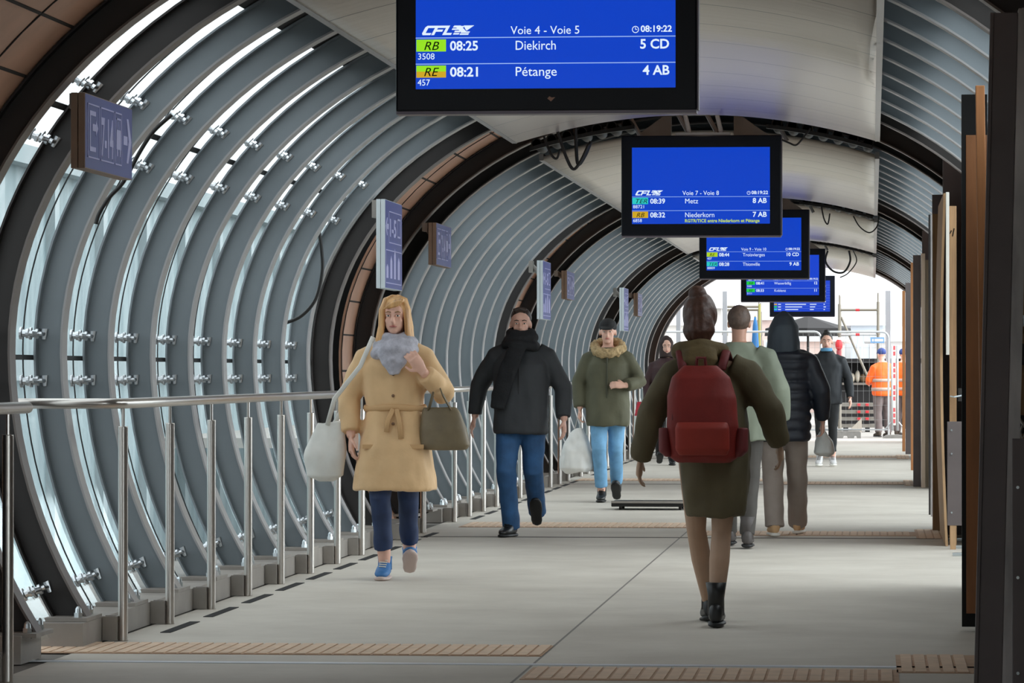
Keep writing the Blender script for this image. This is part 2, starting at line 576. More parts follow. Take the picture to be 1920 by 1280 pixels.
# base beams with drain slots, one per bay
RAILS = [(17.36, 29.3), (31.4, 43.4), (45.2, 56.6), (57.6, 69.0)]
for i, (y0, y1) in enumerate(RAILS):
    bm = bmesh.new(); box(bm, (-4.12, y0 - .42 if i == 0 else y0 - .1, 0), (-3.52, BAYS[i]['C'] + 1.7 if i == 0 else y1 + .2, .11))
    o = struct('baseboard_left' if i == 0 else 'baseboard_left.%03d' % i, bm, BASE)
    bm = bmesh.new(); y = y0 + .6
    while y < y1:
        box(bm, (-3.36, y, .0005), (-3.31, y + .8, .003)); y += 1.17
    obj('drain_slot', bm, o, VOID)
    if i == 0:
        bm = bmesh.new(); box(bm, (-4.12, 15.95, 0), (-3.58, 16.35, .12)); struct('baseboard_left.009', bm, BASE)
    bm = bmesh.new(); box(bm, (.92, y0, 0), (1.6, y1, .11))
    struct('baseboard_right' if i == 0 else 'baseboard_right.%03d' % i, bm, BASE)
bm = bmesh.new(); box(bm, (-4.6, -8, -.3), (-3.5, 71.6, -.005))
struct('floor_edge', bm, mat('edge concrete', (110, 104, 98), .8))

# ------------------------------------------------------------------ guardrails
RX = -3.43
post_bm = bmesh.new(); tube(post_bm, [(0, 0, 0), (0, 0, .004), (0, 0, .5), (0, 0, .981), (0, 0, .985)], .0225, 20)
POSTM = to_me(post_bm, 'post', INOX); POSTM.polygons.foreach_set('use_smooth', [len(p.vertices) == 4 for p in POSTM.polygons])
rod_bm = bmesh.new(); tube(rod_bm, [(0, 0, .98), (0, 0, 1.075)], .008, 8)
RODM = to_me(rod_bm, 'rod', INOX)
br_bm = bmesh.new(); box(br_bm, (-.088, -.045, .005), (-.02, -.03, .115)); box(br_bm, (-.088, .03, .005), (-.02, .045, .115)); box(br_bm, (-.03, -.045, .005), (-.02, .045, .115))
BRM = to_me(br_bm, 'bracket', BASE)
RN = ['nearest', 'second', 'third', 'farthest']


def guardrail(i, posts, r0, r1, label):
    t = thing('guardrail', label, 'handrail', (RX, r0, 0), 0, 'stainless guardrails along the glazing')
    bm = bmesh.new()
    pts = []
    if i >= 0:
        pts = [(-.62, -.02, 1.09), (-.10, -.02, 1.09), (-.03, -.005, 1.09), (0, .05, 1.09)]
    else:
        pts = [(0, 0, 1.09)]
    pts += [(0, (r1 - r0) * k / 6, 1.09) for k in range(1, 7)]
    tube(bm, pts, .024, 14)
    ell(bm, pts[-1], (.024, .024, .024), 12, 8)
    obj('handrail', bm, t, INOX, True)
    for y in posts:
        p = obj('post', POSTM, t); p.location = (0, y - r0, 0)
        obj('rod', RODM, p); obj('bracket', BRM, p)


guardrail(-1, [11.6, 12.8, 14.0, 15.05], 9.5, 15.4, 'stainless handrail end nearest the viewer, cut off by the picture edge')
for i, (y0, y1) in enumerate(RAILS):
    n = 11
    guardrail(i, [y0 + .05 + (y1 - y0 - .1) * k / (n - 1) for k in range(n)], y0, y1 + .35,
              'stainless guardrail with round posts along the %s glazed bay' % RN[i])

# ------------------------------------------------------------------ tactile strips and thresholds
def tactile(x0, x1, y0, y1, label):
    t = thing('tactile_strip', label, 'tactile paving', (x0, y0, 0), 0, 'beige tactile paving strips')
    bm = bmesh.new(); box(bm, (0, 0, 0), (x1 - x0, y1 - y0, .003)); obj('slab', bm, t, mat('tactile base', (196, 164, 138), .8, 0, .12, 8))
    bm = bmesh.new(); x = .02
    while x < x1 - x0 - .04:
        box(bm, (x, .01, .0025), (x + .045, y1 - y0 - .01, .007)); x += .057
    obj('raised_bars', bm, t, BEIGE)


def fy(y):
    return floor_at(1200, y).y


TS = [((20, 1025, 1212, 1232), 'wide beige ribbed strip left of centre, nearest the viewer'),
      ((985, 1685, 1253, 1276), 'beige ribbed strip right of centre, cut by the bottom edge'),
      ((1680, 1832, 1225, 1258), 'small beige ribbed tile at the foot of the near dark post'),
      ((868, 1308, 980.5, 989.5), 'beige ribbed strip at the feet of the man in the black scarf'),
      ((1310, 1716, 995.5, 1003), 'beige ribbed strip under the tan shoe'),
      ((1716, 1766, 991, 1008), 'small beige tile beside the bowed plywood sheet'),
      ((1082, 1440, 897.5, 901.5), 'beige ribbed strip behind the boots of the olive parka wearer'),
      ((1440, 1694, 902.5, 907), 'beige ribbed strip in front of the woman in black'),
      ((1694, 1712, 899, 909), 'tiny beige tile by the third cluster of boards'),
      ((1515, 1680, 853.5, 857), 'farthest beige ribbed strip, behind the white trainers'),
      ((1680, 1704, 852, 859), 'farthest beige tile by the dark posts')]
for (x0, x1, y0, y1), lab in TS:
    a = floor_at(x0, (y0 + y1) / 2); b = floor_at(x1, (y0 + y1) / 2)
    tactile(a.x, b.x, fy(y1), fy(y0), lab)
SEAM = mat('threshold metal', (214, 218, 226), .35, .1)
for i, yy in enumerate((1247, 1007.5, 907.5, 859.5)):
    y = fy(yy)
    bm = bmesh.new(); box(bm, (-3.8 if i == 0 else -3.4, y - .05, 0), (.5, y + .03, .003))
    struct('trim_%d' % (11 + i), bm, SEAM if i == 0 else mat('dark joint strip', (96, 88, 80), .6))

# ------------------------------------------------------------------ departure screens
WHITE_E = emit('display white', (225, 240, 255), ES)
BLUE_E = emit('display blue', (0, 62, 196), ES * 1.0)
BLUE_F = emit('display blue violet', (18, 66, 205), ES * 1.0)
LINE_E = emit('display line', (150, 180, 240), ES)
YEL_E = emit('display yellow', (190, 215, 60), ES)
BADGE = {'green': emit('badge lime', (150, 225, 30), ES), 'amber': emit('badge amber', (205, 165, 30), ES),
         'lime2': emit('badge yellow green', (175, 210, 35), ES), 'teal': emit('badge teal', (40, 200, 195), ES),
         'bright': emit('badge green', (30, 205, 70), ES)}
BLK = mat('display ink', (10, 26, 20), .8)


def flat_text(parent, body, u, v, h, Wd, m, bold=False, shear=0.0, align='LEFT', width=None, y=-.002):
    me = text_mesh(body, h * Wd / .72, bold, shear, align)
    xs = [p.co.x for p in me.vertices]
    sx = 1.0
    if width and xs:
        sx = width * Wd / max(1e-6, max(xs) - min(xs))
    for p in me.vertices:
        p.co = Vector((p.co.x * sx, -p.co.z * 1.0, p.co.y))
    o = obj('lettering', me, parent, m)
    o.location = (u * Wd, y, v * Wd)
    return o


def cfl_logo(parent, u0, u1, v, h, Wd):
    """slanted lettering with the zigzag arrow"""
    bm = bmesh.new()
    L = u1 - u0
    sl = h * .55

    def P(pts):
        prism(bm, [((u0 + a * L + sl * b) * Wd, (v + b * h) * Wd) for a, b in pts], -.0035, -.002)
    P([(0, .18), (.03, 0), (.19, 0), (.19, .22), (.07, .22)]); P([(0, .18), (.07, .22), (.07, .8), (.03, 1), (0, .82)])
    P([(.03, 1), (.07, .76), (.24, .76), (.24, 1)])
    P([(.21, 0), (.27, 0), (.27, .76), (.21, .76)]); P([(.21, .76), (.27, .76), (.44, .76), (.44, 1), (.21, 1)]); P([(.27, .36), (.4, .36), (.4, .58), (.27, .58)])
    P([(.44, 0), (.50, 0), (.50, 1), (.44, 1)]); P([(.50, 0), (.62, 0), (.62, .22), (.50, .22)])
    P([(.66, .0), (.80, .0), (.98, .62), (.98, .4), (1.0, .0), (.94, .0), (.86, .3), (.74, .0)]) if False else None
    for k in range(4):
        b0 = .04 + k * .25
        P([(.58 + .0 * k, b0 + .0), (.72, b0), (.80, b0 - .0), (.80, b0 + .16), (.72, b0 + .16), (.58, b0 + .16)]) if k > 1 else P([(.66, b0), (.78, b0), (.78, b0 + .16), (.66, b0 + .16)])
    P([(.58, 1), (.72, 1), (.92, .30), (.80, .30)])
    P([(.80, .0), (.98, .0), (.98, .16), (.80, .16)]); P([(.80, .22), (.98, .22), (.98, .36), (.80, .36)])
    P([(.78, 1), (1.0, 1), (.90, .44), (.86, .60)])
    return obj('logo', bm, parent, WHITE_E)


def clock_icon(parent, u, v, r, Wd):
    bm = bmesh.new(); n = 24
    for k in range(n):
        a0, a1 = 2 * PI * k / n, 2 * PI * (k + 1) / n
        prism(bm, [((u + math.cos(a) * rr) * Wd, (v + math.sin(a) * rr) * Wd) for a, rr in ((a0, r), (a1, r), (a1, r * .8), (a0, r * .8))], -.0035, -.002)
    prism(bm, [((u - .08 * r) * Wd, v * Wd), ((u + .08 * r) * Wd, v * Wd), ((u + .08 * r) * Wd, (v + .62 * r) * Wd), ((u - .08 * r) * Wd, (v + .62 * r) * Wd)], -.0035, -.002)
    prism(bm, [(u * Wd, (v - .08 * r) * Wd), ((u + .5 * r) * Wd, (v - .08 * r) * Wd), ((u + .5 * r) * Wd, (v + .08 * r) * Wd), (u * Wd, (v + .08 * r) * Wd)], -.0035, -.002)
    return obj('clock_icon', bm, parent, WHITE_E)


def rect(parent, name, u0, v0, u1, v1, Wd, m, y0=-.0018, y1=-.0008):
    bm = bmesh.new(); box(bm, (u0 * Wd, y0, v0 * Wd), (u1 * Wd, y1, v1 * Wd))
    return obj(name, bm, parent, m)


def screen(xl, xr, yb, D, label, title, rows, blue=BLUE_E, note=None, first=False, table=False):
    p = at(xl, yb, D); Wd = (at(xr, yb, D) - p).x
    t = thing('departure_screen', label, 'screen', p, 0, 'departure screens hung under the ceiling')
    H = .627 * Wd
    obj('housing', bbox((0, 0, 0), (Wd, .10, H), .008), t, HOUSING)
    bm = bmesh.new(); box(bm, (.002 * Wd, .0, -.012), (Wd * .998, .10, 0)); box(bm, (Wd, .004, .0), (Wd + .006, .098, H)); obj('edge_strip', bm, t, ALU)
    # mount up to the roof
    zt = 3.28 - p.z
    bm = bmesh.new(); box(bm, (.34 * Wd, .02, H), (.68 * Wd, .09, H + .022)); obj('mount_plate', bm, t, FLANGE)
    bm = bmesh.new()
    for ux in (.40, .60):
        tube(bm, [(ux * Wd + .03, .055, H + .02), (ux * Wd - .03, .055, zt)], .017, 8)
    obj('hanger', bm, t, FLANGE)
    d = obj('display', bbox((.067 * Wd, -.001, .0735 * Wd), (.929 * Wd, .004, .552 * Wd)), t, blue)
    if first:
        bm = bmesh.new(); prism(bm, [((a) * Wd, (b) * Wd) for a, b in ((.505, .040), (.517, .030), (.524, .037), (.531, .044), (.520, .043), (.512, .047))], -.002, -.0005)
        obj('paint_chip', bm, t, mat('bare chip', (190, 150, 130), .7))
    if table:
        for k in range(10):
            v = .095 + k * .040
            rect(d, 'row_line', .067, v + .026, .929, v + .0275, Wd, LINE_E)
            rect(d, 'badge', .07, v, .115, v + .022, Wd, BADGE[['teal', 'bright', 'amber', 'lime2'][k % 4]])
            bm = bmesh.new()
            for (u0, u1) in ((.13, .175), (.24, .44 + .06 * ((k * 7) % 3)), (.62, .68 + .02 * (k % 3)), (.83, .83 + .02 + .015 * (k % 2))):
                box(bm, (u0 * Wd, -.002, (v + .004) * Wd), (u1 * Wd, -.001, (v + .016) * Wd))
            obj('lettering', bm, d, WHITE_E)
        return t
    cfl_logo(d, .085, .245, .2525, .031, Wd)
    flat_text(d, title, .383, .2535, .0275, Wd, WHITE_E, False, 0, 'LEFT', .228)
    clock_icon(d, .797, .2655, .0115, Wd)
    flat_text(d, '08:19:22', .814, .258, .021, Wd, WHITE_E, True, 0, 'LEFT', .103)
    for k, (typ, bc, tm, no, dest, plat, dw) in enumerate(rows):
        v = .243 - .0865 * k
        rect(d, 'row_line', .067, v - .0015, .929, v + .0015, Wd, LINE_E)
        bcs = bc if isinstance(bc, tuple) else (bc, bc)
        rect(d, 'badge', .069, v - .025, .168, v - .005, Wd, BADGE[bcs[0]])
        rect(d, 'badge', .069, v - .045, .168, v - .025, Wd, BADGE[bcs[1]])
        flat_text(d, typ, .092 if len(typ) < 3 else .082, v - .040, .029, Wd, BLK, False, .3, 'LEFT', .05 if len(typ) < 3 else .072, -.0025)
        flat_text(d, tm, .181, v - .0415, .0315, Wd, WHITE_E, True, 0, 'LEFT', .093)
        flat_text(d, no, .073, v - .071, .021, Wd, WHITE_E, False, 0, 'LEFT', .0137 * len(no))
        flat_text(d, dest, .397, v - .0415, .0315, Wd, WHITE_E, False, 0, 'LEFT', dw)
        o = flat_text(d, plat, .909, v - .040, .0315, Wd, WHITE_E, True, 0, 'RIGHT')
    if note:
        flat_text(d, note, .397, .0835, .020, Wd, YEL_E, True, 0, 'LEFT', .466)
    return t


def d_for(xl, xr, w=1.2):
    return w / (at(xr, 640, 1.0).x - at(xl, 640, 1.0).x)


screen(742, 1307, 209, d_for(742, 1307), 'nearest blue departure screen, reading Voie 4 - Voie 5', 'Voie 4 - Voie 5',
       [('RB', 'green', '08:25', '3508', 'Diekirch', '5 CD', .133), ('RE', ('green', 'amber'), '08:21', '457', 'P\u00e9tange', '4 AB', .136)], first=True)
screen(1165, 1465, 442, d_for(1165, 1465), 'second blue departure screen, reading Voie 7 - Voie 8', 'Voie 7 - Voie 8',
       [('TER', 'teal', '08:39', '88721', 'Metz', '8 AB', .081), ('RB', 'amber', '08:32', '6858', 'Niederkorn', '7 AB', .182)], note='RGTR/TICE entre Niederkorn et P\u00e9tange')
screen(1311, 1517, 522, d_for(1311, 1517), 'third blue departure screen, reading Voie 9 - Voie 10', 'Voie 9 - Voie 10',
       [('RE', 'lime2', '08:44', '407', 'Troisvierges', '10 CD', .2), ('TER', 'teal', '08:28', '88809', 'Thionville', '9 AB', .155)])
screen(1389, 1547, 565, d_for(1389, 1547), 'fourth blue departure screen, reading Voie 11 - Voie 12', 'Voie 11 - Voie 12',
       [('RB', 'bright', '08:41', '5508', 'Wasserbillig', '12', .2), ('RE', 'bright', '08:33', '5111', 'Koblenz', '11', .135)], blue=BLUE_F)
screen(1443, 1565, 593, d_for(1443, 1565), 'farthest blue screen showing a long list of many rows', '', [], blue=BLUE_F, table=True)

# ------------------------------------------------------------------ wayfinding signs on the left frames
SIGNB = mat('sign blue', (66, 73, 144), .45, 0, .06, 3)
SIGNL = mat('sign pale print', (186, 184, 226), .5)
EDGE_W = mat('sign edge white', (206, 214, 218), .5)
EDGE_B = mat('sign edge tan', (150, 126, 108), .55, 0, .1, 8)


def sign_text(parent, body, y, z, h, w):
    me = text_mesh(body, h / .72, True)
    xs = [q.co.x for q in me.vertices]; s = w / (max(xs) - min(xs)); x0 = min(xs)
    for q in me.vertices:
        q.co = Vector((q.co.z + .0015, (q.co.x - x0) * s, q.co.y))
    o = obj('lettering', me, parent, SIGNL); o.location = (0, y, z)


def yz(bm, pts):
    a = [bm.verts.new((.0005, y, z)) for y, z in pts]; b = [bm.verts.new((.003, y, z)) for y, z in pts]
    n = len(pts); bm.faces.new(a); bm.faces.new(b[::-1])
    for i in range(n):
        bm.faces.new((a[i], a[(i + 1) % n], b[(i + 1) % n], b[i]))


def fr(bm, y0, z0, y1, z1, w=.006):
    yz(bm, [(y0, z0), (y1, z0), (y1, z0 + w), (y0, z0 + w)]); yz(bm, [(y0, z1 - w), (y1, z1 - w), (y1, z1), (y0, z1)])
    yz(bm, [(y0, z0), (y0 + w, z0), (y0 + w, z1), (y0, z1)]); yz(bm, [(y1 - w, z0), (y1, z0), (y1, z1), (y1 - w, z1)])


def sign(xface, ytop, ybot, X, kind, label, grp):
    # face in the YZ plane at x = X, near edge seen at pixel xface
    q = at(xface, 640, 1.0).x
    D = X / q
    zt = at(xface, ytop, D).z; zb = at(xface, ybot, D).z
    Hh = zt - zb; Ln = 1.05 if kind == 'low' else .95
    t = thing('wayfinding_sign', label, 'sign', (X, D, zb), 0, grp)
    ed = EDGE_B if kind == 'low' else EDGE_W
    obj('panel', bbox((-.03, 0, 0), (0, Ln, Hh), .003), t, ed)
    obj('rear_panel', bbox((-.062, 0, 0), (-.033, Ln, Hh), .003), t, ed)
    f = obj('face', bbox((-.001, .004, .004), (.0008, Ln - .004, Hh - .004)), t, SIGNB)
    # bracket to the tunnel frame
    th = th_at_z(zb + Hh * 1.04, 0); ax = arch(th, 0)[0]
    bm = bmesh.new(); yb = .12 if kind == 'low' else .2
    tube(bm, [(-.06, yb, Hh * .8), (ax - X + .03, yb + .02, Hh * .92)], .028, 8)
    box(bm, (ax - X + .008, yb - .07, Hh * .8), (ax - X + .05, yb + .07, Hh * 1.0))
    obj('bracket', bm, t, BASE)
    bm = bmesh.new()
    if kind == 'low':
        fr(bm, .05, .05, .30, Hh - .04); fr(bm, .33, .05, .62, Hh - .04); fr(bm, .65, .05, .80, Hh - .04)
        # exit pictogram: open frame and arrow
        yz(bm, [(.09, .08), (.11, .08), (.11, Hh - .07), (.09, Hh - .07)]); yz(bm, [(.11, .08), (.22, .08), (.22, .10), (.11, .10)]); yz(bm, [(.11, Hh - .09), (.22, Hh - .09), (.22, Hh - .07), (.11, Hh - .07)])
        yz(bm, [(.15, .17), (.22, .17), (.22, .15), (.27, .185), (.22, .22), (.22, .20), (.15, .20)])
        # bus
        yz(bm, [(.68, .12), (.78, .12), (.78, .20), (.68, .20)]); fr(bm, .68, .2, .78, .26, .008); yz(bm, [(.725, .2), (.733, .2), (.733, .25), (.725, .25)])
        yz(bm, [(.69, .09), (.71, .09), (.71, .12), (.69, .12)]); yz(bm, [(.75, .09), (.77, .09), (.77, .12), (.75, .12)])
        # arrow
        yz(bm, [(.84, .15), (.93, .15), (.93, .19), (.84, .19)]); yz(bm, [(.91, .27), (.95, .27), (1.02, .17), (.95, .07), (.91, .07), (.96, .17)])
        if grp.startswith('low'):
            sign_text(f, '7-14', .345, .075, .17, .26)
        obj('pictogram', bm, f, SIGNL)
    else:
        fr(bm, .20, Hh * .52, .90, Hh * .88); fr(bm, .03, Hh * .06, .90, Hh * .44)
        # left arrow
        yz(bm, [(.02, Hh * .70), (.09, Hh * .60), (.12, Hh * .60), (.07, Hh * .70), (.12, Hh * .80), (.09, Hh * .80)]); yz(bm, [(.06, Hh * .67), (.17, Hh * .67), (.17, Hh * .73), (.06, Hh * .73)])
        for k, (w_, h_) in enumerate(((.1, .12), (.1, .2), (.09, .27), (.11, .2))):
            y = .06 + k * .21
            yz(bm, [(y, Hh * .12), (y + w_, Hh * .12), (y + w_, Hh * .12 + h_ * Hh), (y + w_ / 2, Hh * .12 + h_ * Hh * 1.3), (y, Hh * .12 + h_ * Hh)])
        fr(bm, .66, Hh * .6, .84, Hh * .82, .012)
        obj('pictogram', bm, f, SIGNL)
        sign_text(f, '1-5', .26, Hh * .6, Hh * .2, .34)
    return t


sign(159, 173, 315, -3.36, 'low', 'wide blue sign reading 7-14 with an arrow, nearest the viewer', 'low wide blue signs')
sign(722, 373, 540, -3.33, 'tall', 'tall white-edged blue sign above the blonde woman', 'tall blue signs')
sign(818, 417, 496, -3.36, 'low', 'small tan-edged blue sign right of the blonde woman', 'low wide blue signs')
sign(1018, 488, 598, -3.33, 'tall', 'tall white-edged blue sign beside the head of the man in the black scarf', 'tall blue signs')
sign(1063, 507, 560, -3.36, 'low', 'small tan-edged sign between the man in the black scarf and the black cap', 'low wide blue signs')
sign(1170, 539, 620, -3.33, 'tall', 'tall pale-edged sign right of the black cap', 'tall blue signs')
sign(1196, 549, 592, -3.36, 'low', 'farthest small tan-edged sign, beyond the black cap', 'low wide blue signs')

# ------------------------------------------------------------------ boards, posts and plates of the hoarding on the right
def slab(name, x0, y0, x1, y1, D, th, m, label, cat, grp=None, lean=0.0, zmin=None, bevel=.003):
    """upright piece whose near face spans the pixels at depth D"""
    a = at(x0, y0, D); b = at(x1, y1, D)
    z0 = b.z if zmin is None else zmin
    t = thing(name, label, cat, ((a.x + b.x) / 2, D, z0), 0, grp)
    w = (b.x - a.x) / 2
    bm = bbox((-w, 0, 0), (w, th, a.z - z0), bevel)
    if lean:
        for v in bm.verts:
            v.co.x += lean * v.co.z / (a.z - z0)
    return t, bm, w, a.z - z0


G = 'boards and posts of the temporary hoarding'
HB = mat('added shade board', (96, 84, 74), .7, 0, .2, 3)
struct('shade_wall_right', bbox((.84, 9.5, 0), (.88, 22.3, 2.3)), HB, 'unseen wall added to shade the floor on the right side')  # out-of-sight walls added to block right-hand sky light and darken the floor
struct('shade_wall_right.001', bbox((.80, 27.4, 0), (.84, 30.4, 2.3)), HB)
struct('shade_wall_right.002', bbox((.80, 40.6, 0), (.84, 44.0, 2.3)), HB)
# near dark post: H section, leaning
t, bm, w, h = slab('steel_post', 1831, 24, 1878, 1290, 15.0, .012, POST, 'near dark brown post with a worn grey edge', 'post', G, .066, 0)
obj('web', bm, t, POST)
bm = bmesh.new(); box(bm, (w - .0, -.06, 0), (w + .012, .06, h + .01)); box(bm, (w + .012, -.062, 0), (w + .045, -.05, h + .012))
for v in bm.verts: v.co.x += .066 * v.co.z / h
obj('edge_flange', bm, t, WORN)
bm = bmesh.new(); box(bm, (-w - .012, -.008, 0), (-w, .06, h))
for v in bm.verts: v.co.x += .066 * v.co.z / h
obj('side_flange', bm, t, POST)
# board behind it
t, bm, w, h = slab('timber_board', 1903, 130, 1990, 1262, 15.5, .04, WOOD_M, 'brown timber board at the right picture edge', 'board', G, 0, .02); obj('board', bm, t, WOOD_M)
t, bm, w, h = slab('steel_bar', 1890, 644, 1990, 684, 15.40, .05, DARK, 'upper dark steel bar across the edge timber', 'bar', G); obj('bar', bm, t, DARK)
t, bm, w, h = slab('steel_bar', 1890, 778, 1990, 813, 15.40, .05, DARK, 'lower dark steel bar across the edge timber', 'bar', G); obj('bar', bm, t, DARK)
t, bm, w, h = slab('steel_plate', 1898, 822, 1990, 1290, 14.6, .03, POST, 'dark bolted plate at the lower right picture edge', 'plate', G, 0, .0)
obj('plate', bm, t, POST)
for z in (.10, .46, .80):
    bm = bmesh.new(); tube(bm, [(-w + .02, -.012, z), (-w + .02, 0, z)], .006, 8); obj('bolt', bm, t, ZINC)
# padlock
p = at(1905, 612, 15.38)
t = thing('padlock', 'brass padlock hanging on the edge timber', 'padlock', p)
obj('body', bbox((-.018, -.02, -.03), (.03, 0, .0), .004), t, mat('old brass', (120, 92, 48), .4, .8))
bm = bmesh.new(); tube(bm, [(-.01, -.01, 0), (-.01, -.01, .03), (.0, -.01, .042), (.015, -.01, .042), (.024, -.01, .03), (.024, -.01, 0)], .005, 8); obj('shackle', bm, t, CHROME)
obj('hasp', bbox((-.02, -.004, .0), (.05, .0, .045)), t, ZINC)
# white strap
bm = bmesh.new()
q = lambda x, y: at(x, y, 15.35)
tube(bm, [q(1893, 784), q(1902, 779), q(1912, 786), q(1922, 800), q(1930, 810)], .006, 6)
tube(bm, [q(1918, 795), q(1913, 810), q(1916, 822), q(1922, 812)], .005, 6)
tag(obj('strap', bm, None, mat('white strap', (205, 205, 200), .7), True), 'white strap knotted round the lower dark bar', 'strap')
# dark stained door panel, second from the right
t, bm, w, h = slab('door_panel', 1811, 253, 1852, 1150, 18.4, .04, WOOD_D, 'dark stained plywood panel with black top and foot', 'panel', G)
obj('panel', bm, t, WOOD_D)
a = at(1803, 177, 18.4); b = at(1852, 1175, 18.4); o = t.location
bm = bmesh.new()
box(bm, (a.x - o.x, .003, b.z - o.z), (-w, .06, a.z - o.z))
box(bm, (-w, .003, b.z - o.z), (w, .06, -.001)); box(bm, (-w, .003, h + .001), (w, .06, a.z - o.z))
obj('frame', bm, t, VOID)
t, bm, w, h = slab('timber_board', 1842, 160, 1860, 1100, 17.0, .05, WOOD_O, 'narrow orange-brown board between dark panel and near post', 'board', G, -.03, .02); obj('board', bm, t, WOOD_O)
# cluster at the second joint
t, bm, w, h = slab('steel_column', 1768, 290, 1814, 1010, 29.3, .12, POST, 'wide dark column under the second joint frame', 'post', G, 0, 0); obj('column', bm, t, POST)
t, bm, w, h = slab('timber_board', 1748, 372, 1768.5, 992, 30.0, .04, WOOD_M, 'brown plank with a dark top, left of the white-faced sheet', 'board', G, 0, .0)
obj('board', bm, t, WOOD_M)
bm = bbox((-w - .001, -.004, h - .12), (w + .001, .041, h + .03), .003); obj('dark_top', bm, t, POST)
# bowed plywood sheet in the plane of the walkway
a = at(1769, 362, 27.4)
t = thing('plywood_sheet', 'tall bowed plywood sheet with a white face, on edge', 'board', (a.x, 27.4, 0), 0, G)
bm = bmesh.new(); n = 12; hz = a.z; rows = []
for k in range(n + 1):
    z = hz * k / n; bow = .03 * math.sin(PI * k / n) - .012 * (1 - k / n)
    rows.append([bm.verts.new(p_) for p_ in ((-bow, 0, z), (-bow, 2.2, z), (.018 - bow, 2.2, z), (.018 - bow, 0, z))])
for r, s in zip(rows, rows[1:]):
    for k in range(4): bm.faces.new((r[k], r[(k + 1) % 4], s[(k + 1) % 4], s[k]))
bm.faces.new(rows[0]); bm.faces.new(rows[-1][::-1])
obj('sheet', bm, t, WOOD_L)
t, bm, w, h = slab('whitewashed_board', 1773.5, 360, 1780, 665, 27.35, .03, WOOD_W, 'white painted batten on the edge of the bowed sheet', 'board', G); obj('board', bm, t, WOOD_W)
t, bm, w, h = slab('timber_board', 1780, 386, 1794, 1020, 27.6, .05, WOOD_L, 'pale plank with dark scribbles right of the white batten', 'board', G, 0, 0); obj('board', bm, t, WOOD_L)
bm = bmesh.new()
for (xa, ya, xb, yb_) in ((1784, 432, 1781, 438), (1789, 428, 1786, 443)):
    tube(bm, [at(xa, ya, 27.598) - t.location, at(xb, yb_, 27.598) - t.location], .004, 6)
obj('pen_mark', bm, t, RUBBER)
t, bm, w, h = slab('steel_plate', 1776, 790, 1805, 985, 26.9, .03, POST, 'dark bolted plate below the pale scribbled plank', 'plate', G); obj('plate', bm, t, POST)
for z in (.09, .5, h - .06):
    bm = bmesh.new(); tube(bm, [(-w + .03, -.012, z), (-w + .03, 0, z)], .007, 8); obj('bolt', bm, t, ZINC)
bm = bbox((-w + .02, .005, -t.location.z), (-w + .06, .03, 0)); obj('foot', bm, t, WOOD_L)
# little steel feet on the floor edge
for k, (x, y) in enumerate(((1791, 1014), (1796, 1028), (1800, 1042))):
    p = floor_at(x, y)
    o = obj('floor_bracket', bbox((-.05, -.03, 0), (.05, .03, .022), .004), None, ZINC); o.location = p
    tag(o, ['rear', 'middle', 'front'][k] + ' steel bracket on the floor at the foot of the dark plate', 'bracket', 'floor brackets by the dark plate')
# small latch
p = at(1795, 744, 26.8)
t = thing('latch', 'steel latch with wire above the dark bolted plate', 'latch', p)
bm = bmesh.new(); tube(bm, [(-.05, 0, .005), (-.02, -.01, 0), (.03, 0, .01)], .006, 6); obj('wire', bm, t, ZINC)
obj('plate', bbox((.005, 0, -.03), (.03, .02, .06), .003), t, DARK)
# thin dark stud left of the plank
t, bm, w, h = slab('steel_stud', 1741, 402, 1745, 960, 33.4, .05, DARK, 'thin dark stud beside the brown plank', 'post', G, 0, 0); obj('stud', bm, t, DARK)
t, bm, w, h = slab('steel_stud', 1745, 403, 1748.5, 960, 33.0, .05, WORN, 'thin silver stud beside the brown plank', 'post', G, 0, 0); obj('stud', bm, t, WORN)
# third cluster
t, bm, w, h = slab('steel_column', 1729, 432, 1750, 905, 42.6, .12, POST, 'dark column under the third joint frame', 'post', G, 0, 0); obj('column', bm, t, POST)
t, bm, w, h = slab('dark_panel', 1712, 478, 1727, 910, 41.6, .05, POST, 'dark panel left of the cream-edged planks', 'panel', G, 0, 0); obj('panel', bm, t, POST)
t, bm, w, h = slab('timber_plank', 1727, 475, 1735, 912, 41.2, .04, WOOD_W, 'narrow cream plank beside the third dark panel', 'board', G, 0, 0); obj('board', bm, t, mat('cream plank', (205, 182, 160), .6, 0, .1, 5, stretch=(8, 8, .5)))
t, bm, w, h = slab('timber_board', 1735, 487, 1746.5, 912, 41.3, .04, WOOD_M, 'beige weathered board right of the cream plank', 'board', G, 0, 0); obj('board', bm, t, mat('weathered board', (150, 134, 112), .7, 0, .2, 5, stretch=(8, 8, .5)))
t, bm, w, h = slab('timber_plank', 1707.5, 492, 1712.5, 878, 48.5, .04, WOOD_O, 'orange plank edge left of the third dark panel', 'board', G, 0, 0); obj('board', bm, t, WOOD_O)
t, bm, w, h = slab('dark_panel', 1697.5, 530, 1708, 846, 58.0, .05, POST, 'farthest dark panel at the right of the fence', 'panel', G, 0, 0); obj('panel', bm, t, POST)
t, bm, w, h = slab('timber_plank', 1691.5, 545, 1697.5, 850, 60.0, .04, WOOD_D, 'farthest brown plank edge, next to the open air', 'board', G, 0, 0); obj('board', bm, t, WOOD_O)

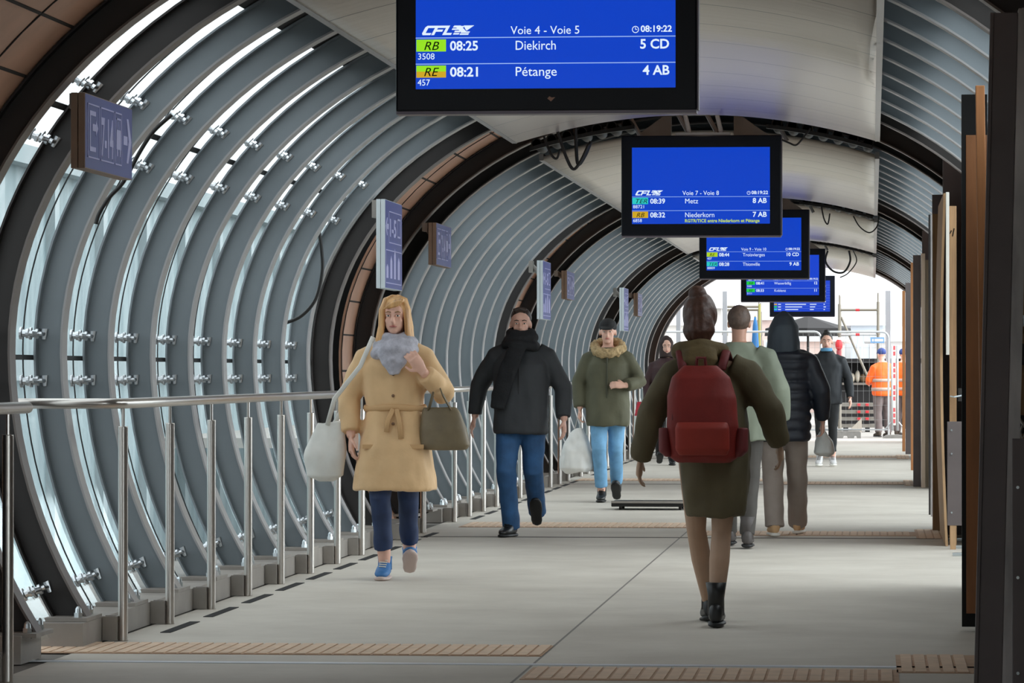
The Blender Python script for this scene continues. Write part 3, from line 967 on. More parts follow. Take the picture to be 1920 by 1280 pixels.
# ------------------------------------------------------------------ joints in the ceiling: conduits, truss, cables
JN = ['nearest', 'second', 'third', 'last']
for i, yc in enumerate((29.45, 42.65, 55.95)):
    t = thing('conduit_rack', 'row of black conduits under the %s ceiling joint' % ('first' if i == 0 else JN[i]), 'conduits', (0, yc, 0), 0, 'black conduit racks in the ceiling joints')
    for x in [-2.55 + .115 * k for k in range(7)] + [-.72 + .115 * k for k in range(7)]:
        z = ceil_z(x) + .025
        bm = bmesh.new()
        for (r0, r1) in ((.042, .042),):
            N = 14
            A = [[bm.verts.new((x + r * math.cos(2 * PI * k / N), y, z + r * math.sin(2 * PI * k / N))) for k in range(N)] for (r, y) in ((.042, .3), (.042, -.3), (.034, -.3), (.034, .25))]
            for p_, q_ in zip(A, A[1:]):
                for k in range(N): bm.faces.new((p_[k], p_[(k + 1) % N], q_[(k + 1) % N], q_[k]))
            bm.faces.new(A[-1])
        obj('conduit', bm, t, RUBBER, True)
    for sx in (-1, 1):
        bm = bmesh.new()
        prev = None
        for k in range(8):
            x = -1.3 + sx * (.5 + .8 * k / 7)
            cur = (x, ceil_z(x) - .02)
            if prev: prism(bm, [prev, cur, (cur[0], cur[1] + .03), (prev[0], prev[1] + .03)], -.33, -.28)
            prev = cur
        obj('tray', bm, t, RUBBER)
    if i < 3:
        t = thing('roof_truss', 'steel truss with pale gussets above the %s ceiling joint' % ('first' if i == 0 else JN[i]), 'truss', (-1.3, yc, 3.0), 0, 'roof trusses in the ceiling joints')
        bm = bmesh.new(); box(bm, (-1.0, .2, .22), (1.0, .3, .30)); obj('chord', bm, t, DARK)
        for sx in (-1, 1):
            bm = bmesh.new(); prism(bm, [(sx * .05 - .2 * sx * 0, .0), (sx * .42, .0), (sx * .12, .22), (sx * .05, .22)] if False else [(sx * .24, .0), (sx * .55, .02), (sx * .30, .2), (sx * .24, .2)], .05, .1)
            obj('gusset', bm, t, BASE)
        for x in (-.5, -.12, .1, .6):
            bm = bmesh.new(); tube(bm, [(x - .08, .0, .24), (x + .05, .0, .0)], .018, 6); obj('strut', bm, t, FLANGE)

bm = bmesh.new()
tube(bm, [at(1308, 168, 28.6), at(1313, 196, 28.5)], [.012, .032], 10)
t = thing('joint_lamp', 'small bright lamp just right of the nearest screen', 'lamp', at(1311, 185, 28.6))
for v in bm.verts: v.co -= t.location
obj('lamp_shade', bm, t, emit('lamp glow', (255, 236, 215), 3.0))


def cable(pts, D, r, label, cat='cable', grp=None, m=CABLE):
    P = [at(x, y, D) if not isinstance(D, list) else at(x, y, D[k]) for k, (x, y) in enumerate(pts)]
    # smooth by Catmull-Rom
    out = []
    for i in range(len(P) - 1):
        p0 = P[max(i - 1, 0)]; p1 = P[i]; p2 = P[i + 1]; p3 = P[min(i + 2, len(P) - 1)]
        for s in range(6):
            u = s / 6
            out.append(.5 * ((2 * p1) + (p2 - p0) * u + (2 * p0 - 5 * p1 + 4 * p2 - p3) * u * u + (3 * p1 - p0 - 3 * p2 + p3) * u ** 3))
    out.append(P[-1])
    bm = bmesh.new(); tube(bm, out, r, 8)
    o = obj('cable', bm, None, m, True)
    return tag(o, label, cat, grp)


GC = 'loose black cables'
cable([(597, 425), (603, 470), (604, 510), (592, 560), (565, 592), (533, 606)], 25.6, .012, 'thick black cable curving down in front of the grey ribs', grp=GC)
cable([(322, 215), (288, 246), (262, 285), (232, 340), (205, 370), (186, 400), (180, 420)], 18.0, .010, 'black cable running behind the 7-14 sign', grp=GC)
cable([(1012, 225), (1022, 262), (1034, 290), (1044, 297), (1050, 280)], 28.5, .009, 'short loop at the left end of the first conduit row', grp=GC)
cable([(1038, 215), (1048, 255), (1064, 300), (1076, 317), (1090, 300), (1104, 270)], 28.38, .012, 'lowest hanging loop below the nearest screen', grp=GC)
cable([(1078, 218), (1080, 270), (1084, 308), (1098, 290), (1108, 265)], 28.5, .013, 'thick black loop hanging beside the lowest loop', grp=GC)
cable([(1466, 262), (1480, 268), (1492, 272), (1503, 262), (1520, 240)], 28.5, .007, 'thin loop right of the second screen', grp=GC)
cable([(1600, 405), (1612, 425), (1630, 436), (1644, 425), (1648, 405)], 42.0, .007, 'thin loop at the right end of the second conduit row', grp=GC)
cable([(1552, 470), (1548, 490), (1562, 508), (1582, 510), (1594, 490), (1592, 470)], 54.5, .014, 'coiled black cable above the farthest screens', grp=GC)
cable([(1600, 470), (1606, 490), (1590, 512), (1575, 520)], 54.5, .008, 'thin cable tail beside the coiled cable', grp=GC)
cable([(1540, 386), (1545, 410), (1552, 420), (1556, 400)], 42.0, .008, 'small loop near the top of the third screen', grp=GC)

# low dark cart on the floor
a = floor_at(1146, 956); b = floor_at(1292, 956)
t = thing('floor_cart', 'low flat dark cart on the walkway floor, beside the backpack wearer', 'cart', ((a.x + b.x) / 2, a.y, 0))
w = (b.x - a.x) / 2
obj('deck', bbox((-w, 0, .03), (w, .5, .075), .008), t, RUBBER)
obj('deck_rim', bbox((-w, -.012, .062), (w, -.001, .082), .002), t, BASE)
for sx in (-1, 1):
    for y in (.06, .44):
        bm = bmesh.new(); tube(bm, [(sx * (w - .08) - .012, y, .03), (sx * (w - .08) + .012, y, .03)], .03, 14); obj('wheel', bm, t, DARK)

# ------------------------------------------------------------------ outside the tunnel end
GROUND = mat('outside ground', (150, 146, 140), .8, 0, .1, 1)
struct('ground', bbox((-60, 71.6, -.2), (60, 300, -.012)), GROUND)
TUBE = mat('galvanised tube', (188, 192, 194), .4, .4)
WIRE = mat('fence wire', (150, 152, 152), .5, .3)
SCAFF = mat('scaffold tube', (126, 120, 108), .5, .3)
REDM = mat('red paint', (196, 40, 48), .5)
GZ = -.012


def fence(xl, xr, D, ytop, label):
    a = at(xl, ytop, D); b = at(xr, ytop, D); w = b.x - a.x; h = a.z - GZ
    t = thing('site_fence', label, 'fence', (a.x, D, GZ), 0, 'mesh site fence panels')
    r = .12
    bm = bmesh.new()
    pts = [(.02, 0, .16), (.02, 0, h - r)] + [(.02 + r * (1 - math.cos(k * PI / 8)), 0, h - r + r * math.sin(k * PI / 8)) for k in range(1, 5)]
    pts += [(w - .02 - r + r * math.sin(k * PI / 8), 0, h - r + r * math.cos(k * PI / 8)) for k in range(0, 5)] + [(w - .02, 0, .16), (.02, 0, .16)]
    tube(bm, pts, .021, 8); obj('frame', bm, t, TUBE, True)
    for x in (.02, w - .02):
        bm = bmesh.new(); tube(bm, [(x, 0, 0.0), (x, 0, .17)], .019, 8); obj('leg', bm, t, TUBE)
    bm = bmesh.new(); x = .1
    while x < w - .05:
        tube(bm, [(x, 0, .17), (x, 0, h - .03)], .003, 4); x += .11
    z = .35
    while z < h - .1:
        tube(bm, [(.02, 0, z), (w - .02, 0, z)], .003, 4); z += .27
    obj('mesh_infill', bm, t, WIRE)
    return t, w, h


t, w, h = fence(1211, 1541, 72.4, 622, 'long mesh fence panel behind the backpack wearer, with a yellow sign')
t2, w2, h2 = fence(1543, 1668, 72.55, 622, 'short mesh fence panel in front of the worker in orange')
SGN = mat('white sheet', (236, 236, 230), .5)
a = at(1211, 636, 72.33); b = at(1239, 649, 72.33)
t = thing('fence_sign', 'small white sign with blue and yellow print wired to the fence', 'sign', (a.x, 72.33, b.z))
W_, H_ = b.x - a.x, a.z - b.z
obj('board', bbox((0, 0, 0), (W_, .012, H_), .002), t, SGN)
bm = bmesh.new(); box(bm, (.05 * W_, -.003, .35 * H_), (.34 * W_, 0, .62 * H_)); obj('blue_print', bm, t, mat('sign navy', (70, 84, 120), .5))
bm = bmesh.new()
for k in range(5): box(bm, ((.36 + .12 * k) * W_, -.003, .3 * H_), ((.45 + .12 * k) * W_, 0, .58 * H_))
obj('yellow_print', bm, t, mat('sign yellow', (236, 214, 60), .5))
a = at(1632, 632, 72.45); b = at(1658, 643, 72.45)
t = thing('fence_sign', 'pale blue maker plate on the short fence panel', 'sign', (a.x, 72.45, b.z))
W_, H_ = b.x - a.x, a.z - b.z
obj('board', bbox((0, 0, 0), (W_, .012, H_), .002), t, mat('plate blue', (120, 160, 200), .5))
bm = bmesh.new(); box(bm, (.12 * W_, -.003, .3 * H_), (.24 * W_, 0, .7 * H_)); box(bm, (.3 * W_, -.003, .3 * H_), (.92 * W_, 0, .7 * H_)); obj('print', bm, t, SGN)

CONC = mat('fence block', (140, 138, 134), .8, 0, .2, 10)
for (x0, x1, y0, y1, lab) in ((1567, 1614, 808, 823, 'grey concrete fence block with notches, right of the woman in black'),
                              (1655, 1692, 814, 826, 'grey block under the red and white barrier')):
    a = at(x0, y0, 72.2); b = at(x1, y1, 72.2); W_ = b.x - a.x
    bm = bmesh.new(); hz = a.z - GZ
    prism(bm, [(0, 0), (W_ * .28, 0), (W_ * .32, hz * .35), (W_ * .45, hz * .35), (W_ * .48, 0), (W_ * .72, 0), (W_ * .75, hz * .35), (W_ * .82, hz * .35), (W_ * .85, 0), (W_, 0), (W_, hz * .8), (W_ * .95, hz), (W_ * .05, hz), (0, hz * .8)], -.1, .1) if x0 < 1600 else prism(bm, [(0, 0), (W_, 0), (W_, hz * .8), (W_ * .75, hz), (W_ * .2, hz * .9), (0, hz * .4)], -.2, .2)
    o = obj('fence_block', bm, None, CONC); o.location = (a.x, 72.35 if x0 < 1600 else 72.0, GZ)
    tag(o, lab, 'fence block', 'concrete fence blocks')
# barrier
a = at(1671.5, 648, 72.0); b = at(1685, 815, 72.0); W_ = b.x - a.x
t = thing('barrier_board', 'upright white barrier board with a red strip, next to the worker in orange', 'barrier', (a.x, 72.0, .14))
H_ = a.z - .14
bm = bmesh.new()
for x in (.012, W_ - .022): tube(bm, [(x, 0, 0), (x, 0, H_)], .022, 8)
obj('frame', bm, t, TUBE, True)
obj('board', bbox((.02, .0, .1), (W_ - .05, .02, H_ - .05), .002), t, SGN)
bm = bmesh.new()
for k in range(14):
    if k % 4 != 3: box(bm, (.03, -.004, .14 + k * .105), (W_ - .062, -.001, .14 + k * .105 + .075))
obj('red_print', bm, t, mat('faded red print', (208, 90, 96), .6))
bm = bmesh.new(); tube(bm, [(-.14, .05, .0), (.0, .0, .16)], .014, 6); tube(bm, [(W_ + .13, .05, 0), (W_, 0, .16)], .014, 6); obj('brace', bm, t, TUBE)


def vtube(name, x, y0, y1, D, r, m, label, cat, grp=None, square=False):
    a = at(x, y0, D)
    t = thing(name, label, cat, (a.x, D, GZ), 0, grp)
    if square: bm = bbox((-r, -r, 0), (r, r, a.z - GZ), .006)
    else:
        bm = bmesh.new(); tube(bm, [(0, 0, 0), (0, 0, a.z - GZ)], r, 10)
    obj('shaft', bm, t, m)
    return t


GREYP = mat('grey column paint', (150, 152, 156), .5, 0, .08, 3)
vtube('steel_column', 1272, 577, 0, 73.6, .042, GREYP, 'pale grey square column behind the long fence panel', 'column', 'grey columns beyond the tunnel', True)
vtube('steel_column', 1665, 545, 0, 75.4, .05, GREYP, 'pale grey square column beside the scaffold tower', 'column', 'grey columns beyond the tunnel', True)
vtube('steel_column', 1359, 546, 0, 75.0, .045, GREYP, 'grey column under the arch end left of the fourth screen', 'column', 'grey columns beyond the tunnel', True)


def scaffold(D, xl, xr, ytops, hors, diag, label):
    o = at(xl, 640, D)
    t = thing('scaffold_tower', label, 'scaffold', (o.x, D, GZ), 0, 'scaffold frames beyond the fence')
    W_ = at(xr, 640, D).x - o.x
    for x, yt in ((0, ytops[0]), (W_, ytops[1])):
        for dy in (0, 1.2):
            bm = bmesh.new(); h = at(xl, yt, D).z - GZ
            tube(bm, [(x, dy, 0), (x, dy, h - .18)], .03, 8); tube(bm, [(x, dy, h - .18), (x, dy, h)], .014, 8)
            for z in (1.3, 2.0):
                tube(bm, [(x, dy, z), (x, dy, z + .08)], .045, 8)
            obj('standard', bm, t, SCAFF)
    for yh in hors:
        z = at(xl, yh, D).z - GZ
        bm = bmesh.new(); tube(bm, [(0, 0, z), (W_, 0, z)], .026, 8); p = obj('ledger', bm, t, TUBE if yh > 600 else SCAFF)
        bm = bmesh.new(); tube(bm, [(W_ * .42, 0, z), (W_ * .52, 0, z)], .028, 8); obj('red_band', bm, p, REDM)
    if diag:
        a = at(*diag[0], D); b = at(*diag[1], D)
        bm = bmesh.new(); tube(bm, [(a.x - o.x, .04, a.z - GZ), (b.x - o.x, .04, b.z - GZ)], .024, 8); obj('brace', bm, t, SCAFF)
    return t


scaffold(78, 1574, 1646.5, (553, 549), (581, 627), ((1577, 594), (1626, 704)), 'scaffold tower with red banded rails behind the woman in black')
scaffold(79, 1357.5, 1423, (560, 566), (575, 581), None, 'scaffold frame with red band, seen above the backpack wearer')
vtube('folded_parasol', 1416, 592, 0, 77.0, .018, mat('parasol pole', (150, 140, 70), .5), 'closed blue parasol beside the scaffold frame', 'parasol')
t = [o for o in C.objects if o.name.startswith('folded_parasol')][0]
bm = bmesh.new(); hb = at(1416, 592, 77).z - GZ
loft(bm, [(0, 0, hb - .9, .06, .06), (0, 0, hb - .6, .075, .075), (0, 0, hb - .2, .05, .05), (0, 0, hb - .02, .02, .02)], 12)
obj('cloth', bm, t, mat('parasol blue', (30, 96, 150), .7), True)
vtube('olive_mast', 1424, 570, 0, 77.5, .025, mat('olive mast', (150, 146, 78), .6), 'thin olive mast right of the closed blue parasol', 'mast')
# dark market canopy
a = at(1515, 592, 86)
t = thing('market_canopy', 'large dark canopy roof beyond the fence, below the farthest screen', 'canopy', (a.x, 86, GZ))
zt = a.z - GZ
bm = bmesh.new(); N = 8; rr = .95
top = bm.verts.new((0, 0, zt))
r1 = [bm.verts.new((rr * math.cos(2 * PI * k / N), rr * math.sin(2 * PI * k / N), zt - .28)) for k in range(N)]
r2 = [bm.verts.new((rr * 1.02 * math.cos(2 * PI * k / N), rr * 1.02 * math.sin(2 * PI * k / N), zt - .45)) for k in range(N)]
for k in range(N):
    bm.faces.new((top, r1[k], r1[(k + 1) % N])); bm.faces.new((r1[k], r2[k], r2[(k + 1) % N], r1[(k + 1) % N]))
bm.faces.new(r2[::-1]); obj('cloth', bm, t, mat('canopy dark', (30, 29, 30), .8))
bm = bmesh.new(); tube(bm, [(0, 0, 0), (0, 0, zt - .3)], .03, 8); obj('pole', bm, t, DARK)
# dark stall behind the fence with goods
DK = mat('stall dark', (26, 24, 25), .85)
a = at(1560, 672, 88); b = at(1720, 810, 88); W_ = b.x - a.x
t = thing('market_stall', 'dark open stall behind the fence and the worker in orange', 'stall', (a.x, 88, GZ))
H_ = a.z - GZ
obj('back_wall', bbox((0, 1.2, 0), (W_, 1.26, H_)), t, DK)
obj('canopy', bbox((-.1, -.2, H_ - .10), (W_ + .1, 1.3, H_)), t, DK)
obj('counter', bbox((0, 0, .95), (W_, .7, 1.0)), t, mat('counter grey', (120, 112, 104), .7))
obj('front_panel', bbox((0, .1, .0), (W_, .14, .93)), t, DK)
GB = mat('sack brown', (120, 96, 70), .8, 0, .2, 10); GW = mat('sack pale', (206, 196, 178), .8, 0, .1, 10)
for k, (x, mw, hh) in enumerate(((1598, .22, .22), (1608, .20, .28), (1618, .25, .2), (1628, .2, .26), (1637, .18, .22))):
    p = at(x, 700, 88.2)
    bm = bmesh.new(); ell(bm, (0, 0, hh * .5), (mw * .30, .12, hh * .5), 14, 10)
    o = obj('goods_sack', bm, None, GB if k in (2,) else GW, True); o.location = (p.x, 88.25, GZ + 1.002)
    tag(o, ['pale sack leftmost on the stall counter', 'narrow pale sack second from the left on the stall counter', 'brown sack in the middle of the stall counter', 'pale sack right of the brown sack', 'rightmost pale sack beside the worker in orange'][k], 'sack', 'sacks on the stall counter')
# pallet stack with red ends
for k in range(4):
    a = at(1572, 764 + k * 13, 80); W_ = at(1640, 764, 80).x - a.x
    z = .02 + (3 - k) * .145
    t = thing('plank_bundle', ['topmost', 'second', 'third', 'lowest'][k] + ' grey plank layer of the stack behind the fence', 'planks', (a.x, 80, z), 0, 'plank layers stacked behind the fence')
    obj('plank', bbox((0, 0, .06), (W_, .6, .135), .004), t, mat('grey planks', (124, 120, 112), .8, 0, .2, 6))
    for x in (.1, W_ * .5, W_ - .2):
        if k < 3 and x > .1 + .2 * (k == 1): obj('end_cap', bbox((x + .01, -.05, .07), (x + .08, -.001, .125), .01), t, REDM)
        obj('bearer', bbox((x, 0, -.005 if k < 3 else -.03), (x + .1, .6, .06)), t, DK)
bm = bmesh.new(); prism(bm, [(-.28, 0), (.02, 0), (.02, .30)], -.1, .0)
o = obj('wedge_block', bm, None, mat('wedge concrete', (176, 168, 156), .8)); o.location = (at(1614, 800, 79.4).x, 79.6, GZ)
tag(o, 'pale wedge of concrete in front of the plank stack', 'block')
# red lamp bundle hung on the scaffold
p = at(1573, 648, 77.8)
t = thing('hanging_warning_lamp', 'red and white warning lamp tied to the scaffold post', 'lamp', p)
bm = bmesh.new(); ell(bm, (0, -.06, .02), (.075, .06, .12), 12, 8); obj('lens', bm, t, REDM, True)
bm = bmesh.new(); tube(bm, [(0, -.06, -.28), (0, -.06, -.09)], .05, 10); obj('body', bm, t, mat('lamp dull red', (150, 60, 66), .6))
bm = bmesh.new(); tube(bm, [(0, -.06, .12), (0, -.06, .17)], .04, 10); obj('cap', bm, t, SGN)


def building(label, xl, xr, ytop, D, depth, wall, roofm, gable=False, rows=2, cols=4):
    a = at(xl, ytop, D); b = at(xr, ytop, D); W_ = b.x - a.x; H_ = a.z - GZ
    t = thing('far_building', label, 'building', (a.x, D, GZ), 0, 'pale buildings beyond the fence')
    obj('wall', bbox((0, 0, 0), (W_, depth, H_)), t, wall)
    bm = bmesh.new()
    if gable:
        prism(bm, [(-.3, H_), (W_ + .3, H_), (W_ * .5, H_ + W_ * .28)], -.2, depth + .2)
    else:
        box(bm, (-.2, -.2, H_), (W_ + .2, depth + .2, H_ + .35))
    obj('roof', bm, t, roofm)
    ww = W_ / (cols * 2 + 1)
    for r in range(rows):
        for c in range(cols):
            x = ww * (2 * c + 1); z = H_ * (.25 + r * .62 / max(1, rows))
            f = obj('window', bbox((x, -.04, z), (x + ww, .0, z + H_ * .22)), t, SGN)
            obj('pane', bbox((x + .06, -.05, z + .06), (x + ww - .06, -.03, z + H_ * .22 - .06)), f, mat('far pane', (186, 196, 204), .3))
    return t


PALE = mat('pale render', (232, 228, 224), .8, 0, .05, 1)
PINK = mat('pink brick pale', (214, 192, 184), .8, 0, .08, 3)
SNOW = mat('snow roof', (240, 244, 248), .7)
BLUEG = mat('blue grey cladding', (192, 204, 214), .7, 0, .08, 1)
building('pale house with a cream wall left of the fourth screen', 1290, 1352, 578, 112, 8, mat('cream grey wall', (206, 202, 198), .8), SNOW, False, 2, 3)
building('pale block with snowy flat roof behind the scaffold frame', 1352, 1455, 600, 124, 9, PINK, SNOW, False, 2, 4)
building('white gabled house behind the scaffold tower', 1492, 1580, 640, 118, 8, PINK, SNOW, True, 1, 3)
building('blue-grey shed right of the scaffold tower', 1595, 1655, 610, 128, 10, BLUEG, SNOW, False, 2, 2)
building('pale gabled house with steep snowy roof, by the dark panels', 1640, 1740, 640, 108, 9, mat('grey white wall', (216, 214, 214), .8), SNOW, True, 1, 2)
building('long pale building on the left of the forecourt', 1205, 1290, 610, 96, 12, PALE, SNOW, False, 2, 3)

# facade and platforms beside the tunnel, seen through the glazing
FAC = mat('facade panels', (120, 132, 134), .7, 0, .2, 2.2, stretch=(1, 1.2, .10), rgb2=(92, 108, 112))
t = thing('station_hall', 'long grey hall outside the glazing on the left', 'building', (-13.5, 20, -5))
obj('facade', bbox((-1, 0, 0), (0, 190, 9.6)), t, FAC)
bm = bmesh.new()
for k in range(46):
    box(bm, (0, 2 + k * 4, 0), (.15, 2.35 + k * 4, 9.6))
obj('pilasters', bm, t, mat('facade pilaster', (132, 142, 144), .7))
bm = bmesh.new(); box(bm, (0, 0, 6.1), (.2, 190, 6.5)); box(bm, (0, 0, 9.5), (.3, 190, 9.8)); obj('cornice', bm, t, mat('cornice grey', (118, 128, 130), .7))

# ------------------------------------------------------------------ people
SKIN = mat('skin', (222, 174, 154), .55, 0, .06, 20)
SKIN2 = mat('skin darker', (176, 132, 112), .55, 0, .06, 20)
EYEW = mat('eye white', (226, 222, 216), .3)
IRIS = mat('iris dark', (48, 38, 32), .2)
LIP = mat('lips', (172, 98, 92), .5)
LEATHER = mat('black leather', (28, 28, 29), .4, 0, .2, 20)


def hand(bm, w, d, n, side, k=1.0, curl=.5):
    """palm, four fingers and a thumb. d = finger direction, n = palm normal, side = towards the thumb"""
    w, d, n, side = Vector(w), Vector(d).normalized(), Vector(n), Vector(side)
    n = (n - d * n.dot(d)).normalized(); s2 = d.cross(n)
    s2 = s2 if s2.dot(side) > 0 else -s2
    tube(bm, [w - d * .03 * k, w + d * .01 * k, w + d * .05 * k, w + d * .095 * k], [.026 * k, .032 * k, .042 * k, .040 * k], 12, .45, s2)
    base = w + d * .088 * k
    for j, (off, ln) in enumerate(((.031, .072), (.0105, .080), (-.0105, .074), (-.031, .058))):
        p = base + s2 * off * k
        dd = (d + s2 * off * 3.0).normalized(); pts = [p - dd * .012 * k]
        ang = 0
        for seg, fr_ in enumerate((.42, .32, .26)):
            ang += curl * (.35 + .25 * seg)
            v = dd * math.cos(ang) + n * math.sin(ang)
            p = p + v * ln * fr_ * k; pts.append(p)
        tube(bm, pts, [.0092 * k, .0088 * k, .0080 * k, .0062 * k], 8)
    p = w + d * .025 * k + s2 * .030 * k
    v1 = (d * .55 + s2 * .8 + n * .25).normalized(); v2 = (d * .9 + s2 * .25 + n * .35).normalized()
    tube(bm, [p - v1 * .01 * k, p + v1 * .034 * k, p + v1 * .034 * k + v2 * .024 * k, p + v1 * .034 * k + v2 * .044 * k], [.0125 * k, .0105 * k, .0095 * k, .007 * k], 8)


def head_parts(bm, hc, k, turn=0.0, ears=1.0):
    R = Matrix.Rotation(turn, 3, 'Z')
    def P(v): return Vector(hc) + R @ (Vector(v) * k)
    ell(bm, P((0, .012, .028)), (.074 * k, .092 * k, .086 * k), 18, 14, R)
    ell(bm, P((0, -.022, -.045)), (.056 * k, .062 * k, .066 * k), 16, 12, R)
    ell(bm, P((0, -.055, -.092)), (.026 * k, .024 * k, .020 * k), 10, 8, R)
    tube(bm, [P((0, -.078, .008)), P((0, -.094, -.012)), P((0, -.108, -.034)), P((0, -.088, -.044))], [.009 * k, .011 * k, .015 * k, .012 * k], 8)
    ell(bm, P((0, -.068, .016)), (.056 * k, .02 * k, .012 * k), 12, 8, R)
    for s in (-1, 1):
        ell(bm, P((s * .034, -.056, -.030)), (.020 * k, .016 * k, .022 * k), 10, 8, R)
        ell(bm, P((s * (.075 if ears == 1 else .066), .016, -.01)), (.010 * k, .020 * k * ears, .030 * k * ears), 10, 8, R)


def face_parts(root, hc, k, turn=0.0, brow=IRIS, lips=True):
    R = Matrix.Rotation(turn, 3, 'Z')
    def P(v): return Vector(hc) + R @ (Vector(v) * k)
    for s in (-1, 1):
        bm = bmesh.new(); ell(bm, P((s * .029, -.0795, .000)), (.0120 * k, .008 * k, .0055 * k), 12, 8, R); e = obj('eye', bm, root, EYEW, True)
        bm = bmesh.new(); ell(bm, P((s * .029, -.0853, .000)), (.0058 * k, .0032 * k, .0052 * k), 10, 6, R); obj('iris', bm, e, IRIS, True)
        bm = bmesh.new(); tube(bm, [P((s * .012, -.089, .021)), P((s * .03, -.090, .026)), P((s * .048, -.078, .020))], [.003 * k, .004 * k, .002 * k], 6); obj('eyebrow', bm, root, brow, True)
    if lips:
        bm = bmesh.new(); tube(bm, [P((-.022, -.080, -.066)), P((0, -.088, -.064)), P((.022, -.080, -.066))], [.003 * k, .0065 * k, .003 * k], 8, .8); obj('mouth', bm, root, LIP, True)


def shoe(root, an, yaw, pitch, m_up, m_sole, k, boot=0.0, name='shoe', lace=None):
    """an = ankle point, yaw about z (0 = towards -Y), pitch lifts the heel"""
    R = Matrix.Rotation(yaw, 3, 'Z') @ Matrix.Rotation(pitch, 3, 'X')
    an = Vector(an)
    def P(v): return an + R @ (Vector(v) * k)
    def ring(bm, rows, seg=14):
        RR = []
        for (y, z0, z1, hw) in rows:
            zc, hz = (z0 + z1) / 2, (z1 - z0) / 2
            RR.append([bm.verts.new(P((hw * math.copysign(abs(math.cos(2 * PI * q / seg)) ** .8, math.cos(2 * PI * q / seg)), y, zc + hz * math.copysign(abs(math.sin(2 * PI * q / seg)) ** .8, math.sin(2 * PI * q / seg))))) for q in range(seg)])
        for a, b in zip(RR, RR[1:]):
            for q in range(seg): bm.faces.new((a[q], a[(q + 1) % seg], b[(q + 1) % seg], b[q]))
        bm.faces.new(RR[0][::-1]); bm.faces.new(RR[-1])
    bm = bmesh.new()
    ring(bm, [(.072, -.055, -.01, .012), (.066, -.068, .02, .028), (.04, -.07, .035, .036), (0, -.07, .035, .040), (-.05, -.07, .012, .041), (-.10, -.07, -.012, .045), (-.15, -.07, -.026, .042), (-.185, -.068, -.038, .028), (-.198, -.062, -.048, .010)])
    tube(bm, [P((0, .008, -.03)), P((0, .01, .03 + boot * .5)), P((0, .012, .05 + boot))], [.044 * k, .043 * k, (.046 + boot * .1) * k], 14)
    s = obj(name, bm, root, m_up, True)
    bm = bmesh.new()
    ring(bm, [(.078, -.089, -.066, .014), (.068, -.09, -.064, .034), (.03, -.09, -.064, .042), (-.03, -.088, -.064, .042), (-.10, -.09, -.064, .049), (-.16, -.09, -.064, .045), (-.195, -.088, -.062, .028), (-.206, -.082, -.062, .010)])
    obj('sole', bm, s, m_sole, True)
    if lace:
        bm = bmesh.new()
        for q in range(4): tube(bm, [P((-.022, -.035 - .022 * q, .030 - .012 * q)), P((.022, -.045 - .022 * q, .028 - .012 * q))], .004 * k, 5)
        obj('laces', bm, s, lace, True)


def person(label, foot, rz, Hh, pose, group=None, lookturn=0.0, skin=SKIN, vox=.007, ears=1.0):
    """pose gives joints in metres for a 1.72 m figure; the figure faces -Y before rotation"""
    t = thing('person', label, 'person', foot, rz, group)
    k = Hh / 1.72
    S = {n: Vector(v) * k for n, v in pose.items() if isinstance(v, tuple) and len(v) == 3}
    hc = S.get('head', Vector((0, -.02, 1.605)) * k)
    bm = bmesh.new()
    head_parts(bm, hc, k, lookturn, ears)
    nb = S['chest'] if 'chest' in S else Vector((0, .01, 1.36)) * k
    tube(bm, [hc + Vector((0, .02, -.03)) * k, hc + Vector((0, .03, -.13)) * k, nb + Vector((0, .01, .06)) * k], [.052 * k, .050 * k, .062 * k], 14)
    px = S.get('pelvis', Vector((0, 0, .92)) * k)
    loft(bm, [(px.x, px.y, px.z - .10 * k, .14 * k, .095 * k), (px.x, px.y, px.z, .155 * k, .105 * k), (px.x * .6 + nb.x * .4, px.y * .6 + nb.y * .4, px.z + .17 * k, .125 * k, .09 * k), (nb.x, nb.y, nb.z - .06 * k, .155 * k, .105 * k), (nb.x, nb.y, nb.z + .03 * k, .13 * k, .08 * k), (nb.x, nb.y + .01, nb.z + .11 * k, .06 * k, .06 * k)])
    for s in ('L', 'R'):
        sg = 1 if s == 'L' else -1
        sh, el, wr = S['sh' + s], S['el' + s], S['wr' + s]
        sh.z -= .035 * k; sh.x *= .94
        tube(bm, [nb + Vector((sg * .08, .0, .04)) * k, sh, (sh + el) / 2, el, (el + wr) / 2, wr], [.034 * k, .048 * k, .045 * k, .040 * k, .038 * k, .027 * k], 12)
        hd = S.get('hd' + s) / k if ('hd' + s) in S else (wr - el)
        hand(bm, wr, hd, pose.get('hn' + s, (0, 1, 0)) if not isinstance(pose.get('hn' + s), Vector) else pose['hn' + s], pose.get('ht' + s, (0, -1, 0)), k, pose.get('curl' + s, .6))
        hp, kn, an = S['hip' + s], S['kn' + s], S['an' + s]
        tube(bm, [hp, hp * .55 + kn * .45, kn, kn * .62 + an * .38 + Vector((0, .012, 0)) * k, an], [.085 * k, .072 * k, .052 * k, .054 * k, .036 * k], 14)
    body = obj('body', fuse(bm, vox, 2), t, skin)
    return t, k, S, hc


